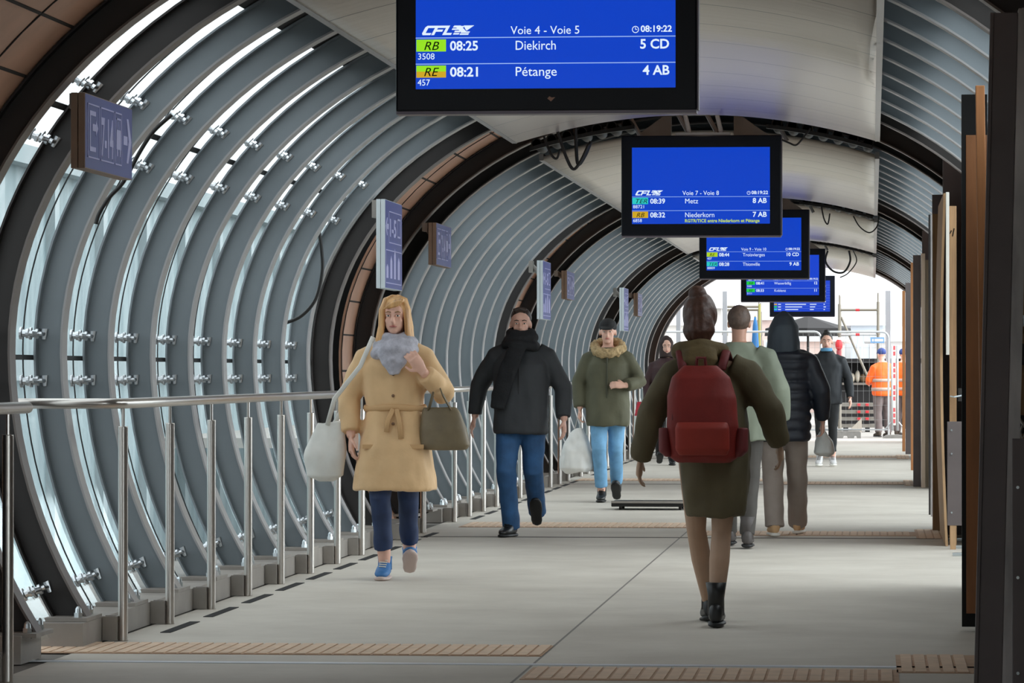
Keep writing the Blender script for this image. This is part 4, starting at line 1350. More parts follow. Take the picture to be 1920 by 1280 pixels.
def stride(fl=.0, fwd='L', st=.30, hipz=.90, w=.085, back_z=.16, back_y=None, kneeback=.50):
    """walking legs: fwd leg planted in front, the other trailing with lifted heel"""
    bk = 'R' if fwd == 'L' else 'L'
    sg = {'L': 1, 'R': -1}
    by = st if back_y is None else back_y
    d = {}
    d['hip' + fwd] = (sg[fwd] * .088, 0, hipz); d['kn' + fwd] = (sg[fwd] * (w + .005), -.06 - st * .25, .50); d['an' + fwd] = (sg[fwd] * w * .85, 0, .09)
    d['hip' + bk] = (sg[bk] * .088, 0, hipz); d['kn' + bk] = (sg[bk] * w, .02, kneeback); d['an' + bk] = (sg[bk] * w * .9, by, back_z)
    return d


def trousers(root, S, k, m, waist, legr=(.098, .082, .066, .060, .056), bottom=0.0, vox=.009, wr=.006, seed=0, name='trousers'):
    bm = bmesh.new()
    px = S.get('pelvis', Vector((0, 0, .92)) * k)
    loft(bm, [(px.x, px.y, px.z - .14 * k, .155 * k, .108 * k), (px.x, px.y, px.z, .172 * k, .12 * k), (px.x, px.y, waist * k, .15 * k, .11 * k)])
    for s in ('L', 'R'):
        hp, kn, an = S['hip' + s], S['kn' + s], S['an' + s]
        e = an + (kn - an).normalized() * (.0 + bottom) * k
        c = kn * .55 + e * .45 + Vector((0, .012, 0)) * k
        tube(bm, [hp + Vector((0, 0, .02)), hp * .5 + kn * .5, kn, c, e], [r * k for r in legr], 16)
    return obj(name, fuse(bm, vox, 3, wr, (8, 8, 12), seed), root, m)


def coat(root, S, k, m, rings, sleeve=(.078, .066, .060, .056, .050), cuff=.0, vox=.011, wr=.010, seed=0, name='coat', collar=None, wscale=(9, 9, 5), sh_in=.07):
    """rings: (cx,cy,z,rx,ry) for a 1.72 m figure"""
    bm = bmesh.new()
    loft(bm, [tuple(v * k for v in r) for r in rings], 28, 2.4)
    for s in ('L', 'R'):
        sg = 1 if s == 'L' else -1
        sh, el, wr_ = S['sh' + s], S['el' + s], S['wr' + s]
        e = wr_ + (el - wr_).normalized() * cuff * k
        inn = sh + Vector((-sg * sh_in, 0, .035)) * k
        tube(bm, [inn, sh, (sh + el) / 2, el, (el + e) / 2, e], [sleeve[0] * k * .82, sleeve[0] * k * .94, sleeve[1] * k, sleeve[2] * k, sleeve[3] * k, sleeve[4] * k], 16)
    if collar:
        c = [Vector(v) * k for v in collar[0]]
        tube(bm, c, [r * k for r in collar[1]], 18)
    return obj(name, fuse(bm, vox, 3, wr, wscale, seed), root, m)


def world_of(t, v):
    return Matrix.Translation(t.location) @ Matrix.Rotation(t.rotation_euler.z, 4, 'Z') @ Vector(v)


def placed(o, t):
    """a held thing modelled in the person's frame becomes a top-level thing in the world"""
    o.matrix_world = Matrix.Translation(t.location) @ Matrix.Rotation(t.rotation_euler.z, 4, 'Z')
    return o


def held(name, label, cat, t, grp=None):
    o = thing(name, label, cat, t.location, t.rotation_euler.z, grp)
    return o


# ---- P1 blonde woman in camel coat, walking towards us
CAMEL = mat('camel cloth', (216, 178, 132), .75, 0, .12, 6, .12, 60, sheen=.2)
HAIRB = mat('blonde hair', (218, 172, 116), .45, 0, .3, 40, .4, 60, (1, 1, .06), rgb2=(168, 120, 72))
SCARFG = mat('lavender grey wool', (176, 174, 184), .85, 0, .25, 26, .5, 60)
NAVY = mat('navy denim', (30, 48, 84), .7, 0, .25, 12)
f = floor_at(741, 1086); f.z = 0
pose = dict(stride(fwd='R', st=.26, back_z=.14, w=.075),
            shL=(.185, .01, 1.385), elL=(.30, -.02, 1.13), wrL=(.18, -.17, 1.27), hdL=(-.45, -.1, .65), hnL=(-.3, .9, .1), htL=(-1, 0, .2), curlL=.9,
            shR=(-.185, .01, 1.385), elR=(-.285, .03, 1.11), wrR=(-.265, -.06, .87), hdR=(.05, -.15, -1), hnR=(1, .2, 0), htR=(0, -1, 0), curlR=.8)
t, k, S, hc = person('woman with long blonde hair in a camel coat and grey scarf', f, .04, 1.68, pose, lookturn=-.06, vox=.006, ears=.6)
face_parts(t, hc, k, -.06, mat('brow fair', (150, 112, 76), .6))
P1 = t
trousers(t, S, k, NAVY, 1.0, (.095, .080, .066, .060, .058), .10, seed=1)
for s, pt, yw in (('R', .0, -.05), ('L', -.5, .1)):
    shoe(t, S['an' + s], yw, pt, mat('trainer blue', (52, 108, 164), .6, 0, .2, 20), mat('trainer sole', (196, 176, 168), .6), k, 0, 'trainer', mat('trainer lace', (214, 208, 196), .7))
c = coat(t, S, k, CAMEL, [(0, -.01, .545, .255, .215), (0, -.01, .62, .248, .21), (0, -.01, .80, .222, .18), (0, .0, .93, .198, .15), (0, .0, 1.04, .176, .132), (0, 0, 1.18, .190, .14), (0, 0, 1.30, .195, .135), (0, .01, 1.38, .150, .10), (0, .015, 1.46, .080, .075)],
         (.082, .076, .072, .066, .060), .03, seed=2, wr=.012)
bm = bmesh.new(); N = 40
tube(bm, [(0 + (.186 * math.cos(2 * PI * q / N)) * k, (.142 * math.sin(2 * PI * q / N)) * k, (1.045 + .004 * math.sin(6 * PI * q / N)) * k) for q in range(N + 1)], .020 * k, 8, .45, (0, 0, 1))
tube(bm, [(.02 * k, -.150 * k, 1.04 * k), (.04 * k, -.165 * k, .95 * k), (.05 * k, -.17 * k, .86 * k)], .016 * k, 6, .4, (1, 0, 0)); tube(bm, [(.0, -.150 * k, 1.04 * k), (-.03 * k, -.165 * k, .97 * k), (-.04 * k, -.17 * k, .90 * k)], .016 * k, 6, .4, (1, 0, 0))
obj('belt', bm, c, mat('camel belt', (198, 158, 112), .75), True)
for s in (-1, 1):
    bm = bmesh.new(); box(bm, (s * .13 * k - .055, -.166 * k, .80 * k), (s * .13 * k + .055, -.150 * k, .825 * k)); obj('pocket_flap', bm, c, mat('camel belt', (198, 158, 112)))
bm = bmesh.new()
for z in (1.25, 1.12, .95, .80, .68): ell(bm, (.0, (-.155 - .02 * (1.0 - z)) * k, z * k), (.010, .006, .010), 10, 6)
obj('button', bm, c, mat('horn button', (110, 78, 52), .4), True); [c]
bm = bmesh.new()
for q, (z, r, y) in enumerate(((1.475, .080, -.0), (1.43, .105, -.02), (1.385, .115, -.035))):
    tube(bm, [(r * k * math.cos(2 * PI * a / 20), (y + r * .9 * math.sin(2 * PI * a / 20)) * k, (z + .012 * math.sin(2 * PI * a / 20 + q)) * k) for a in range(21)], .038 * k, 10)
tube(bm, [(-.06 * k, -.12 * k, 1.41 * k), (0, -.155 * k, 1.33 * k), (.01 * k, -.165 * k, 1.25 * k)], [.06 * k, .075 * k, .03 * k], 12, .5, (1, 0, 0))
tube(bm, [(.07 * k, -.10 * k, 1.43 * k), (.02 * k, -.15 * k, 1.34 * k), (.0, -.16 * k, 1.27 * k)], [.05 * k, .07 * k, .03 * k], 12, .5, (1, 0, 0))
obj('scarf', fuse(bm, .008, 2, .010, (16, 16, 16), 3), t, SCARFG)
bm = bmesh.new(); H0 = hc
ell(bm, H0 + Vector((0, .024, .042)) * k, (.081 * k, .098 * k, .082 * k), 20, 14)
rh = random.Random(3)
for q in range(38):
    a = math.radians(-126 + 252 * q / 37) + PI / 2          # round the back, face side left open
    ca, sa = math.cos(a), math.sin(a)
    j = lambda v: v * rh.uniform(.93, 1.07)
    drop = rh.uniform(-.265, -.20)
    tube(bm, [H0 + Vector((.012 * ca, .02 + .03 * sa, .122)) * k, H0 + Vector((.062 * ca, .02 + .075 * sa, .100)) * k, H0 + Vector((j(.083) * ca, .018 + j(.100) * sa, .035)) * k,
              H0 + Vector((j(.090) * ca, .016 + j(.100) * sa, -.06)) * k, H0 + Vector((j(.104) * ca, .012 + j(.098) * sa, -.15)) * k, H0 + Vector((j(.126) * ca, .0 + j(.105) * sa, drop)) * k],
         [.012 * k, .015 * k, .0155 * k, .0155 * k, .0145 * k, .005 * k], 7)
for q in range(7):                                            # side-swept fringe
    u = q / 6
    tube(bm, [H0 + Vector((.050 - .02 * u, -.040, .105)) * k, H0 + Vector((.045 - .055 * u, -.078, .086 - .012 * u)) * k, H0 + Vector((.02 - .085 * u, -.084 + .014 * u, .060 - .02 * u)) * k],
         [.010 * k, .011 * k, .005 * k], 7)
obj('hair', fuse(bm, .0045, 1, .0015, (40, 40, 4), 5), t, HAIRB)
# white tote on her right, brown handbag in the crook of her left arm
TOTE = mat('white tote cloth', (222, 220, 214), .8, 0, .1, 8)
b = held('tote_bag', 'white tote bag at the hip of the woman in the camel coat', 'bag', t)
bm = bmesh.new(); loft(bm, [(-.42 * k, -.02, .60 * k, .05, .05), (-.425 * k, -.02, .63 * k, .115, .075), (-.43 * k, -.02, .75 * k, .125, .07), (-.41 * k, -.02, .88 * k, .10, .05), (-.39 * k, -.02, .96 * k, .085, .03)], 24, 2.6)
bg = obj('bag_body', fuse(bm, .008, 3, .012, (8, 8, 6), 9), b, TOTE)
bm = bmesh.new(); tube(bm, [(-.41 * k, -.06, .94 * k), (-.36 * k, -.12, 1.10 * k), (-.20 * k, -.14, 1.30 * k), (-.13 * k, -.08, 1.475 * k), (-.13 * k, .06, 1.47 * k), (-.22 * k, .15, 1.25 * k), (-.38 * k, .08, .95 * k)], .014, 8, .35, (1, 0, 0)); obj('strap', bm, b, TOTE, True)
BROWNB = mat('olive brown leather', (112, 98, 74), .5, 0, .2, 10)
b = held('handbag', 'olive brown handbag hanging from the bent arm of the blonde woman', 'bag', t)
bm = bmesh.new(); loft(bm, [(.31 * k, -.09, .79 * k, .135, .055), (.31 * k, -.09, .82 * k, .15, .065), (.30 * k, -.09, .92 * k, .14, .06), (.285 * k, -.09, 1.02 * k, .115, .035), (.28 * k, -.09, 1.05 * k, .10, .02)], 24, 3)
obj('bag_body', fuse(bm, .008, 3, .004, (8, 8, 8), 4), b, BROWNB)
for dy in (-.025, .025):
    bm = bmesh.new(); tube(bm, [(.21 * k, -.09 + dy, 1.03 * k), (.235 * k, -.09 + dy, 1.12 * k), (.265 * k, -.10 + dy, 1.215 * k), (.30 * k, -.09 + dy, 1.12 * k), (.35 * k, -.09 + dy, 1.03 * k)], .009, 8, .6); obj('handle', bm, b, BROWNB, True)

# ---- P2 man in dark jacket and black scarf
CHAR = mat('charcoal jacket', (50, 52, 55), .75, 0, .15, 6, .1, 60)
BLKW = mat('black wool', (22, 23, 26), .85, 0, .2, 20, .4, 60)
DENIM = mat('blue denim', (42, 84, 128), .75, 0, .25, 10, .1, 80)
f = floor_at(977, 1006); f.z = 0
pose = dict(stride(fwd='R', st=.34, back_z=.19, w=.09),
            shL=(.205, .02, 1.39), elL=(.315, .05, 1.12), wrL=(.33, -.04, .88), hdL=(.02, -.12, -1), hnL=(-1, .1, 0), htL=(0, -1, -.2), curlL=.6,
            shR=(-.205, .02, 1.39), elR=(-.33, .10, 1.14), wrR=(-.365, .10, .90), hdR=(-.25, -.1, -1), hnR=(1, .1, 0), htR=(0, -1, 0), curlR=.5)
t, k, S, hc = person('man in a charcoal jacket with a long black scarf and blue jeans', f, -.03, 1.71, pose, lookturn=.1, vox=.007)
face_parts(t, hc, k, .1)
trousers(t, S, k, DENIM, 1.0, (.104, .092, .076, .070, .068), -.03, seed=4)
for s, pt in (('R', 0), ('L', -.8)):
    shoe(t, S['an' + s], .05 if s == 'L' else -.25, pt, LEATHER, RUBBER, k, .02, 'shoe', BLKW)
c = coat(t, S, k, CHAR, [(0, -.02, .775, .205, .18), (0, -.02, .80, .212, .185), (0, -.01, .95, .205, .165), (0, 0, 1.15, .212, .15), (0, 0, 1.30, .205, .14), (0, .01, 1.39, .15, .10), (0, .015, 1.46, .09, .08)], (.085, .076, .070, .064, .056), .02, seed=6, name='jacket')
bm = bmesh.new(); tube(bm, [(0, -.152 * k, .80 * k), (0, -.150 * k, 1.1 * k), (0, -.14 * k, 1.36 * k)], .006, 6); obj('zip', bm, c, RUBBER)
bm = bmesh.new()
for q, (z, r, y) in enumerate(((1.535, .082, -.015), (1.49, .098, -.02), (1.44, .115, -.03))):
    tube(bm, [(r * k * math.cos(2 * PI * a / 20), (y + r * .95 * math.sin(2 * PI * a / 20)) * k, (z + .012 * math.sin(2 * PI * a / 20 + q * 2)) * k) for a in range(21)], .036 * k, 10)
tube(bm, [(.03 * k, -.13 * k, 1.46 * k), (-.03 * k, -.165 * k, 1.38 * k), (-.09 * k, -.175 * k, 1.22 * k), (-.14 * k, -.175 * k, 1.06 * k), (-.155 * k, -.18 * k, .97 * k)], [.05 * k, .07 * k, .075 * k, .07 * k, .055 * k], 12, .35, (1, 0, 0))
obj('scarf', fuse(bm, .008, 2, .008, (14, 14, 10), 8), t, BLKW)
bm = bmesh.new(); ell(bm, hc + Vector((0, .026, .050)) * k, (.080 * k, .092 * k, .076 * k), 18, 12); tube(bm, [hc + Vector((-.05, -.055, .098)) * k, hc + Vector((0, -.066, .112)) * k, hc + Vector((.05, -.055, .098)) * k], .016 * k, 8)
obj('hair', fuse(bm, .007, 1, .003, (40, 40, 20), 2), t, mat('dark brown hair', (58, 46, 40), .5, 0, .3, 40, .3, 60))

# ---- P3 olive parka
OLIVE = mat('olive parka', (84, 82, 62), .75, 0, .15, 6, .12, 50)
FUR = mat('tan fur ruff', (178, 152, 112), .9, 0, .4, 40, .8, 70)
LDEN = mat('light denim', (112, 162, 200), .75, 0, .2, 10)
f = floor_at(1140, 941); f.z = 0
pose = dict(stride(fwd='R', st=.30, back_z=.13, w=.07),
            shL=(.19, .02, 1.38), elL=(.30, .0, 1.13), wrL=(.17, -.17, 1.10), hdL=(-1, -.2, .1), hnL=(0, .8, -.6), htL=(0, -.2, 1), curlL=.9,
            shR=(-.19, .02, 1.38), elR=(-.275, .03, 1.12), wrR=(-.26, -.05, .88), hdR=(-.05, -.1, -1), hnR=(1, 0, 0), htR=(0, -1, 0), curlR=1.2)
t, k, S, hc = person('person in an olive parka with a tan fur ruff and black cap', f, .0, 1.73, pose, vox=.008)
face_parts(t, hc, k)
trousers(t, S, k, LDEN, 1.0, (.098, .084, .070, .064, .060), .06, seed=7)
for s, pt in (('R', 0), ('L', -.6)):
    shoe(t, S['an' + s], 0, pt, LEATHER, RUBBER, k, .08, 'boot', BLKW)
c = coat(t, S, k, OLIVE, [(0, -.02, .72, .20, .18), (0, -.02, .76, .21, .185), (0, -.01, .95, .205, .165), (0, 0, 1.08, .195, .145), (0, 0, 1.20, .205, .145), (0, 0, 1.30, .20, .14), (0, .01, 1.39, .15, .10), (0, .015, 1.46, .09, .08)], (.085, .078, .074, .068, .06), .02, seed=11, name='parka')
bm = bmesh.new(); tube(bm, [(0, -.16 * k, .76 * k), (0, -.152 * k, 1.1 * k), (0, -.14 * k, 1.36 * k)], .010, 6); obj('placket', bm, c, mat('olive dark', (62, 62, 46), .8))
bm = bmesh.new()
tube(bm, [((.125 + .01 * math.sin(a)) * k * math.cos(2 * PI * a / 20), (.0 + .115 * math.sin(2 * PI * a / 20)) * k, (1.455 + .055 * math.sin(2 * PI * a / 20)) * k) for a in range(21)], .048 * k, 10)
obj('fur_ruff', fuse(bm, .010, 1, .014, (30, 30, 30), 1), t, FUR)
bm = bmesh.new(); ell(bm, hc + Vector((0, .015, .055)) * k, (.086 * k, .102 * k, .075 * k), 18, 12); tube(bm, [hc + Vector((0, -.05, .045)) * k, hc + Vector((0, -.11, .035)) * k, hc + Vector((0, -.155, .022)) * k], [.07 * k, .065 * k, .045 * k], 14, .16, (1, 0, 0))
obj('cap', fuse(bm, .006, 2), t, mat('black cap cloth', (26, 25, 27), .8))
PLASTIC = mat('white plastic bag', (222, 220, 216), .4, 0, .1, 6)
b = held('carrier_bag', 'large white carrier bag held by the person in the olive parka', 'bag', t)
bm = bmesh.new(); loft(bm, [(-.30 * k, -.05, .28 * k, .10, .07), (-.30 * k, -.05, .32 * k, .15, .10), (-.29 * k, -.05, .48 * k, .15, .10), (-.275 * k, -.05, .62 * k, .10, .06), (-.27 * k, -.05, .70 * k, .04, .03)], 24, 2.4)
obj('bag_body', fuse(bm, .009, 2, .022, (9, 9, 7), 13), b, PLASTIC)
bm = bmesh.new(); tube(bm, [(-.31 * k, -.05, .69 * k), (-.285 * k, -.06, .80 * k), (-.24 * k, -.05, .69 * k)], .010, 6, .5); obj('handle', bm, b, PLASTIC, True)

# ---- P4 hooded person in maroon
MAROON = mat('maroon brown coat', (58, 34, 36), .75, 0, .2, 6)
f = floor_at(1258, 872); f.z = 0
pose = dict(stride(fwd='L', st=.28, back_z=.13),
            shL=(.185, .02, 1.38), elL=(.27, .03, 1.11), wrL=(.26, -.06, .86), hnL=(-1, 0, 0), htL=(0, -1, 0),
            shR=(-.185, .02, 1.38), elR=(-.26, .02, 1.11), wrR=(-.27, -.03, .86), hdR=(-.02, -.05, -1), hnR=(1, 0, 0), htR=(0, -1, 0), curlR=1.2)
t, k, S, hc = person('hooded person in a maroon coat, partly hidden behind the red backpack', f, .12, 1.68, pose, vox=.009)
t.location.x -= .06
face_parts(t, hc, k)
trousers(t, S, k, mat('dark trousers', (30, 29, 32), .8), 1.0, seed=12)
for s, pt in (('L', 0), ('R', -.5)):
    shoe(t, S['an' + s], 0, pt, LEATHER, RUBBER, k)
c = coat(t, S, k, MAROON, [(0, .01, .70, .20, .15), (0, 0, .95, .20, .15), (0, 0, 1.10, .19, .145), (0, 0, 1.32, .205, .14), (0, .01, 1.41, .165, .10), (0, .015, 1.46, .09, .08)], seed=14)
bm = bmesh.new()
tube(bm, [hc + Vector((0, .01, -.15)) * k, hc + Vector((0, .03, -.04)) * k, hc + Vector((0, .035, .06)) * k, hc + Vector((0, .03, .12)) * k, hc + Vector((0, .03, .15)) * k], [.10 * k, .098 * k, .10 * k, .07 * k, .02 * k], 18, .95)
obj('hood', fuse(bm, .009, 2, .006, (12, 12, 12), 5), t, mat('hood brown', (52, 36, 34), .8))
b = held('shopping_bag', 'white shopping bag with a red top, held by the hooded person', 'bag', t)
bm = bmesh.new(); loft(bm, [(-.31, -.04, .27, .115, .06), (-.31, -.04, .31, .13, .075), (-.30, -.04, .66, .125, .06)], 24, 4)
g = obj('bag_body', fuse(bm, .009, 2, .006, (8, 8, 6), 3), b, TOTE)
bm = bmesh.new(); loft(bm, [(-.30, -.04, .655, .127, .063), (-.29, -.04, .84, .10, .035)], 20, 4); obj('red_top', bm, b, mat('bag red', (176, 36, 52), .6))
bm = bmesh.new()
for q in range(6): box(bm, (-.38 + .004 * q, -.122, .34 + q * .05), (-.24 - .01 * (q % 3), -.112, .362 + q * .05))
obj('print', bm, b, mat('bag print', (120, 92, 84), .7))

# ---- P5 walking away with the red backpack
OLIVE2 = mat('dark olive coat', (92, 82, 58), .8, 0, .2, 5, .12, 50)
TIGHTS = mat('tan tights', (178, 146, 122), .6, 0, .06, 10)
f = floor_at(1330, 1176); f.z = 0
pose = dict(hipL=(.085, 0, .90), knL=(.075, -.10, .50), anL=(.02, -.42, .10), hipR=(-.085, 0, .90), knR=(-.06, -.02, .49), anR=(-.035, .06, .10),
            shL=(.19, .0, 1.36), elL=(.30, .10, 1.10), wrL=(.36, .02, .88), hdL=(.10, -.15, -1), hnL=(-1, 0, 0), htL=(0, -1, 0), curlL=.6,
            shR=(-.19, .0, 1.36), elR=(-.31, .02, 1.14), wrR=(-.36, -.10, .96), hdR=(-.06, -.25, -.9), hnR=(1, 0, 0), htR=(0, -1, 0), curlR=.6,
            head=(.055, -.07, 1.60), chest=(.04, -.05, 1.33), pelvis=(-.03, 0, .90))
f.x += .0
t, k, S, hc = person('person walking away in a dark olive coat, tan legs and black ankle boots', f, PI, 1.60, pose, skin=TIGHTS, vox=.006)
t.location.y += .06
for s, pt in (('R', 0.0), ('L', .10)):
    shoe(t, S['an' + s] - Vector((0, 0, .005)), .0 if s == 'R' else .1, pt, LEATHER, RUBBER, k, .09, 'ankle_boot')
c = coat(t, S, k, OLIVE2, [(-.03, -.03, .575, .15, .17), (-.03, -.03, .60, .158, .175), (-.03, -.01, .75, .180, .165), (-.02, -.01, .95, .195, .15), (.0, -.02, 1.12, .20, .15), (.03, -.04, 1.26, .20, .14), (.045, -.05, 1.36, .15, .10), (.05, -.05, 1.43, .09, .08)], (.088, .080, .074, .066, .058), .0, seed=21, wr=.013)
bm = bmesh.new(); tube(bm, [Vector((.05 + .11 * math.cos(2 * PI * a / 20), -.045 + .10 * math.sin(2 * PI * a / 20), 1.43 + .025 * math.sin(2 * PI * a / 20))) * k for a in range(21)], .045 * k, 10)
tube(bm, [Vector((.05, .07, 1.44)) * k, Vector((.045, .10, 1.38)) * k, Vector((.04, .11, 1.32)) * k], [.09 * k, .10 * k, .05 * k], 14, .5, (1, 0, 0))
obj('hood', fuse(bm, .009, 2, .008, (14, 14, 14), 6), t, mat('olive brown hood', (96, 80, 48), .85, 0, .25, 12, .3, 50))
bm = bmesh.new(); ell(bm, hc + Vector((0, .02, .03)) * k, (.092 * k, .108 * k, .115 * k), 18, 12); tube(bm, [hc + Vector((0, .06, .06)) * k, hc + Vector((0, .07, -.06)) * k, hc + Vector((0, .06, -.13)) * k], [.07 * k, .085 * k, .05 * k], 12); ell(bm, hc + Vector((.01, .04, .135)) * k, (.052 * k, .052 * k, .045 * k), 12, 8)
obj('hair', fuse(bm, .007, 2, .006, (30, 30, 14), 3), t, mat('dark auburn hair', (80, 50, 38), .5, 0, .3, 40, .3, 60))
REDB = mat('red backpack cloth', (126, 28, 20), .65, 0, .15, 8, .1, 60)
REDB2 = mat('maroon backpack side', (106, 34, 36), .65, 0, .15, 8, .1, 60)
b = held('backpack', 'red backpack worn on the back of the person in the dark olive coat', 'bag', t)
b.location.y -= .035
bm = bmesh.new(); loft(bm, [(.02 * k, .19, .86 * k, .13, .06), (.02 * k, .195, .89 * k, .165, .085), (.025 * k, .205, 1.05 * k, .172, .095), (.03 * k, .20, 1.20 * k, .165, .085), (.035 * k, .185, 1.30 * k, .14, .07), (.04 * k, .165, 1.36 * k, .08, .045)], 28, 3)
bg = obj('bag_body', fuse(bm, .008, 3, .004, (8, 8, 8), 3), b, REDB)
bm = bmesh.new(); loft(bm, [(.02 * k, .285, .90 * k, .115, .03), (.022 * k, .295, .93 * k, .13, .045), (.024 * k, .30, 1.04 * k, .13, .045), (.024 * k, .295, 1.07 * k, .12, .03)], 24, 3); obj('front_pocket', fuse(bm, .007, 3), bg, mat('red pocket', (146, 40, 26), .65, 0, .1, 8))
for s in (-1, 1):
    bm = bmesh.new(); loft(bm, [(s * .165 + .02, .20, .89 * k, .02, .05), (s * .18 + .02, .205, .92 * k, .035, .06), (s * .185 + .02, .205, 1.04 * k, .03, .055)], 16); obj('side_pocket', fuse(bm, .007, 2), bg, REDB2)
    bm = bmesh.new(); tube(bm, [(s * .10 * k + .03, .12, 1.34 * k), (s * .12 * k + .03, .02, 1.435 * k), (s * .13 * k + .02, -.14, 1.35 * k), (s * .14 * k + .01, -.19, 1.15 * k), (s * .17 * k, -.05, .98 * k), (s * .16 * k, .13, .92 * k)], .022, 8, .35, (1, 0, 0)); obj('strap', bm, b, REDB2, True)
bm = bmesh.new(); tube(bm, [((.028 + .15 * math.cos(PI * a / 14)) * k, (.27 - .03 * math.sin(PI * a / 14)), (1.08 + .22 * math.sin(PI * a / 14)) * k) for a in range(15)], .006, 6); obj('zip', bm, bg, REDB2)
bm = bmesh.new(); tube(bm, [(.01 * k, .17, 1.35 * k), (.015 * k, .19, 1.40 * k), (.055 * k, .19, 1.40 * k), (.06 * k, .17, 1.35 * k)], .009, 6); obj('grab_loop', bm, b, REDB2)

# ---- P6 man in green-grey jacket in front of the backpack wearer, walking away
GREENG = mat('green grey jacket', (112, 118, 102), .75, 0, .15, 6)
f = floor_at(1378, 1028); f.z = 0
pose = dict(hipL=(.088, 0, .90), knL=(.085, -.14, .50), anL=(.08, -.38, .10), hipR=(-.088, 0, .90), knR=(-.08, -.02, .50), anR=(-.06, .05, .10),
            shL=(.20, .02, 1.39), elL=(.28, .08, 1.12), wrL=(.28, -.02, .88), hnL=(-1, 0, 0), htL=(0, -1, 0),
            shR=(-.20, .02, 1.39), elR=(-.29, .08, 1.13), wrR=(-.31, .0, .90), hdR=(-.03, -.1, -1), hnR=(1, 0, 0), htR=(0, -1, 0))
t, k, S, hc = person('man in a green-grey jacket walking away, just beyond the backpack wearer', f, PI, 1.69, pose, skin=SKIN2, vox=.008)
t.location.x += .03
trousers(t, S, k, mat('dark grey trousers', (66, 62, 58), .8, 0, .15, 8), 1.0, seed=22)
for s in ('R', 'L'):
    shoe(t, S['an' + s], 0, 0, mat('grey boot', (70, 64, 62), .6), RUBBER, k, .08, 'boot')
coat(t, S, k, GREENG, [(0, .01, .77, .20, .15), (0, 0, .95, .205, .15), (0, 0, 1.15, .21, .15), (0, 0, 1.30, .205, .14), (0, .01, 1.39, .15, .10), (0, .015, 1.47, .09, .08)], (.088, .078, .072, .066, .058), .02, seed=23, name='jacket')
bm = bmesh.new(); ell(bm, hc + Vector((0, .022, .035)) * k, (.084 * k, .1 * k, .095 * k), 18, 12)
obj('hair', fuse(bm, .007, 1, .003, (40, 40, 20), 2), t, mat('brown short hair', (84, 66, 56), .6, 0, .3, 40, .3, 60))

# ---- P7 navy puffer with the hood up, walking away
NAVYP = mat('navy puffer', (30, 36, 48), .5, 0, .15, 6)
TAUPE = mat('taupe trousers', (148, 136, 128), .8, 0, .12, 8)
f = floor_at(1452, 1006); f.z = 0
pose = dict(hipR=(-.088, 0, .90), knR=(-.10, -.16, .50), anR=(-.10, -.40, .10), hipL=(.088, 0, .90), knL=(.085, -.01, .50), anL=(.07, .06, .10),
            shR=(-.20, .02, 1.39), elR=(-.29, .03, 1.13), wrR=(-.30, -.08, .90), hdR=(0, -.15, -1), hnR=(1, 0, 0), htR=(0, -1, 0), curlR=1.2,
            shL=(.20, .02, 1.39), elL=(.27, .10, 1.13), wrL=(.24, .02, .90), hnL=(-1, 0, 0), htL=(0, -1, 0))
t, k, S, hc = person('person in a navy puffer jacket with the hood up, walking away', f, PI, 1.66, pose, vox=.008)
t.location.x += .07
trousers(t, S, k, TAUPE, 1.0, (.105, .095, .082, .078, .076), -.02, seed=25)
for s in ('L', 'R'):
    shoe(t, S['an' + s], .15 if s == 'L' else -.1, 0, mat('tan shoe', (196, 158, 116), .7), mat('pale shoe sole', (220, 216, 208), .7), k, 0, 'shoe')
rings = []
for q in range(9):
    z = .74 + q * .078
    rx = .215 + (.01 if q > 6 else 0)
    rings += [(0, .01, z, rx - .018, .152), (0, .01, z + .02, rx, .172), (0, .01, z + .058, rx, .172)]
rings += [(0, .01, 1.44, .15, .10), (0, .015, 1.48, .09, .08)]
coat(t, S, k, NAVYP, rings, (.092, .084, .078, .070, .06), .02, seed=26, wr=.006, name='puffer_jacket')
bm = bmesh.new(); tube(bm, [hc + Vector((0, .03, -.19)) * k, hc + Vector((0, .04, -.08)) * k, hc + Vector((0, .035, .03)) * k, hc + Vector((0, .03, .10)) * k, hc + Vector((0, .025, .145)) * k], [.135 * k, .125 * k, .112 * k, .075 * k, .02 * k], 18)
obj('hood', fuse(bm, .009, 2, .006, (10, 10, 14), 5), t, mat('navy grey hood', (60, 70, 80), .6, 0, .15, 6))
CLEAR = mat('thin pale plastic', (206, 208, 206), .3, 0, .15, 8)
b = held('plastic_bag', 'small pale plastic bag held by the person in the navy puffer', 'bag', t)
bm = bmesh.new(); loft(bm, [(-.31 * k, -.09, .62 * k, .04, .04), (-.31 * k, -.09, .65 * k, .075, .06), (-.31 * k, -.09, .74 * k, .06, .05), (-.305 * k, -.09, .82 * k, .02, .02)], 18); obj('bag_body', fuse(bm, .007, 2, .014, (14, 14, 10), 3), b, CLEAR)
bm = bmesh.new(); tube(bm, [(-.305 * k, -.09, .81 * k), (-.305 * k, -.10, .86 * k)], .008, 6); obj('handle', bm, b, CLEAR)

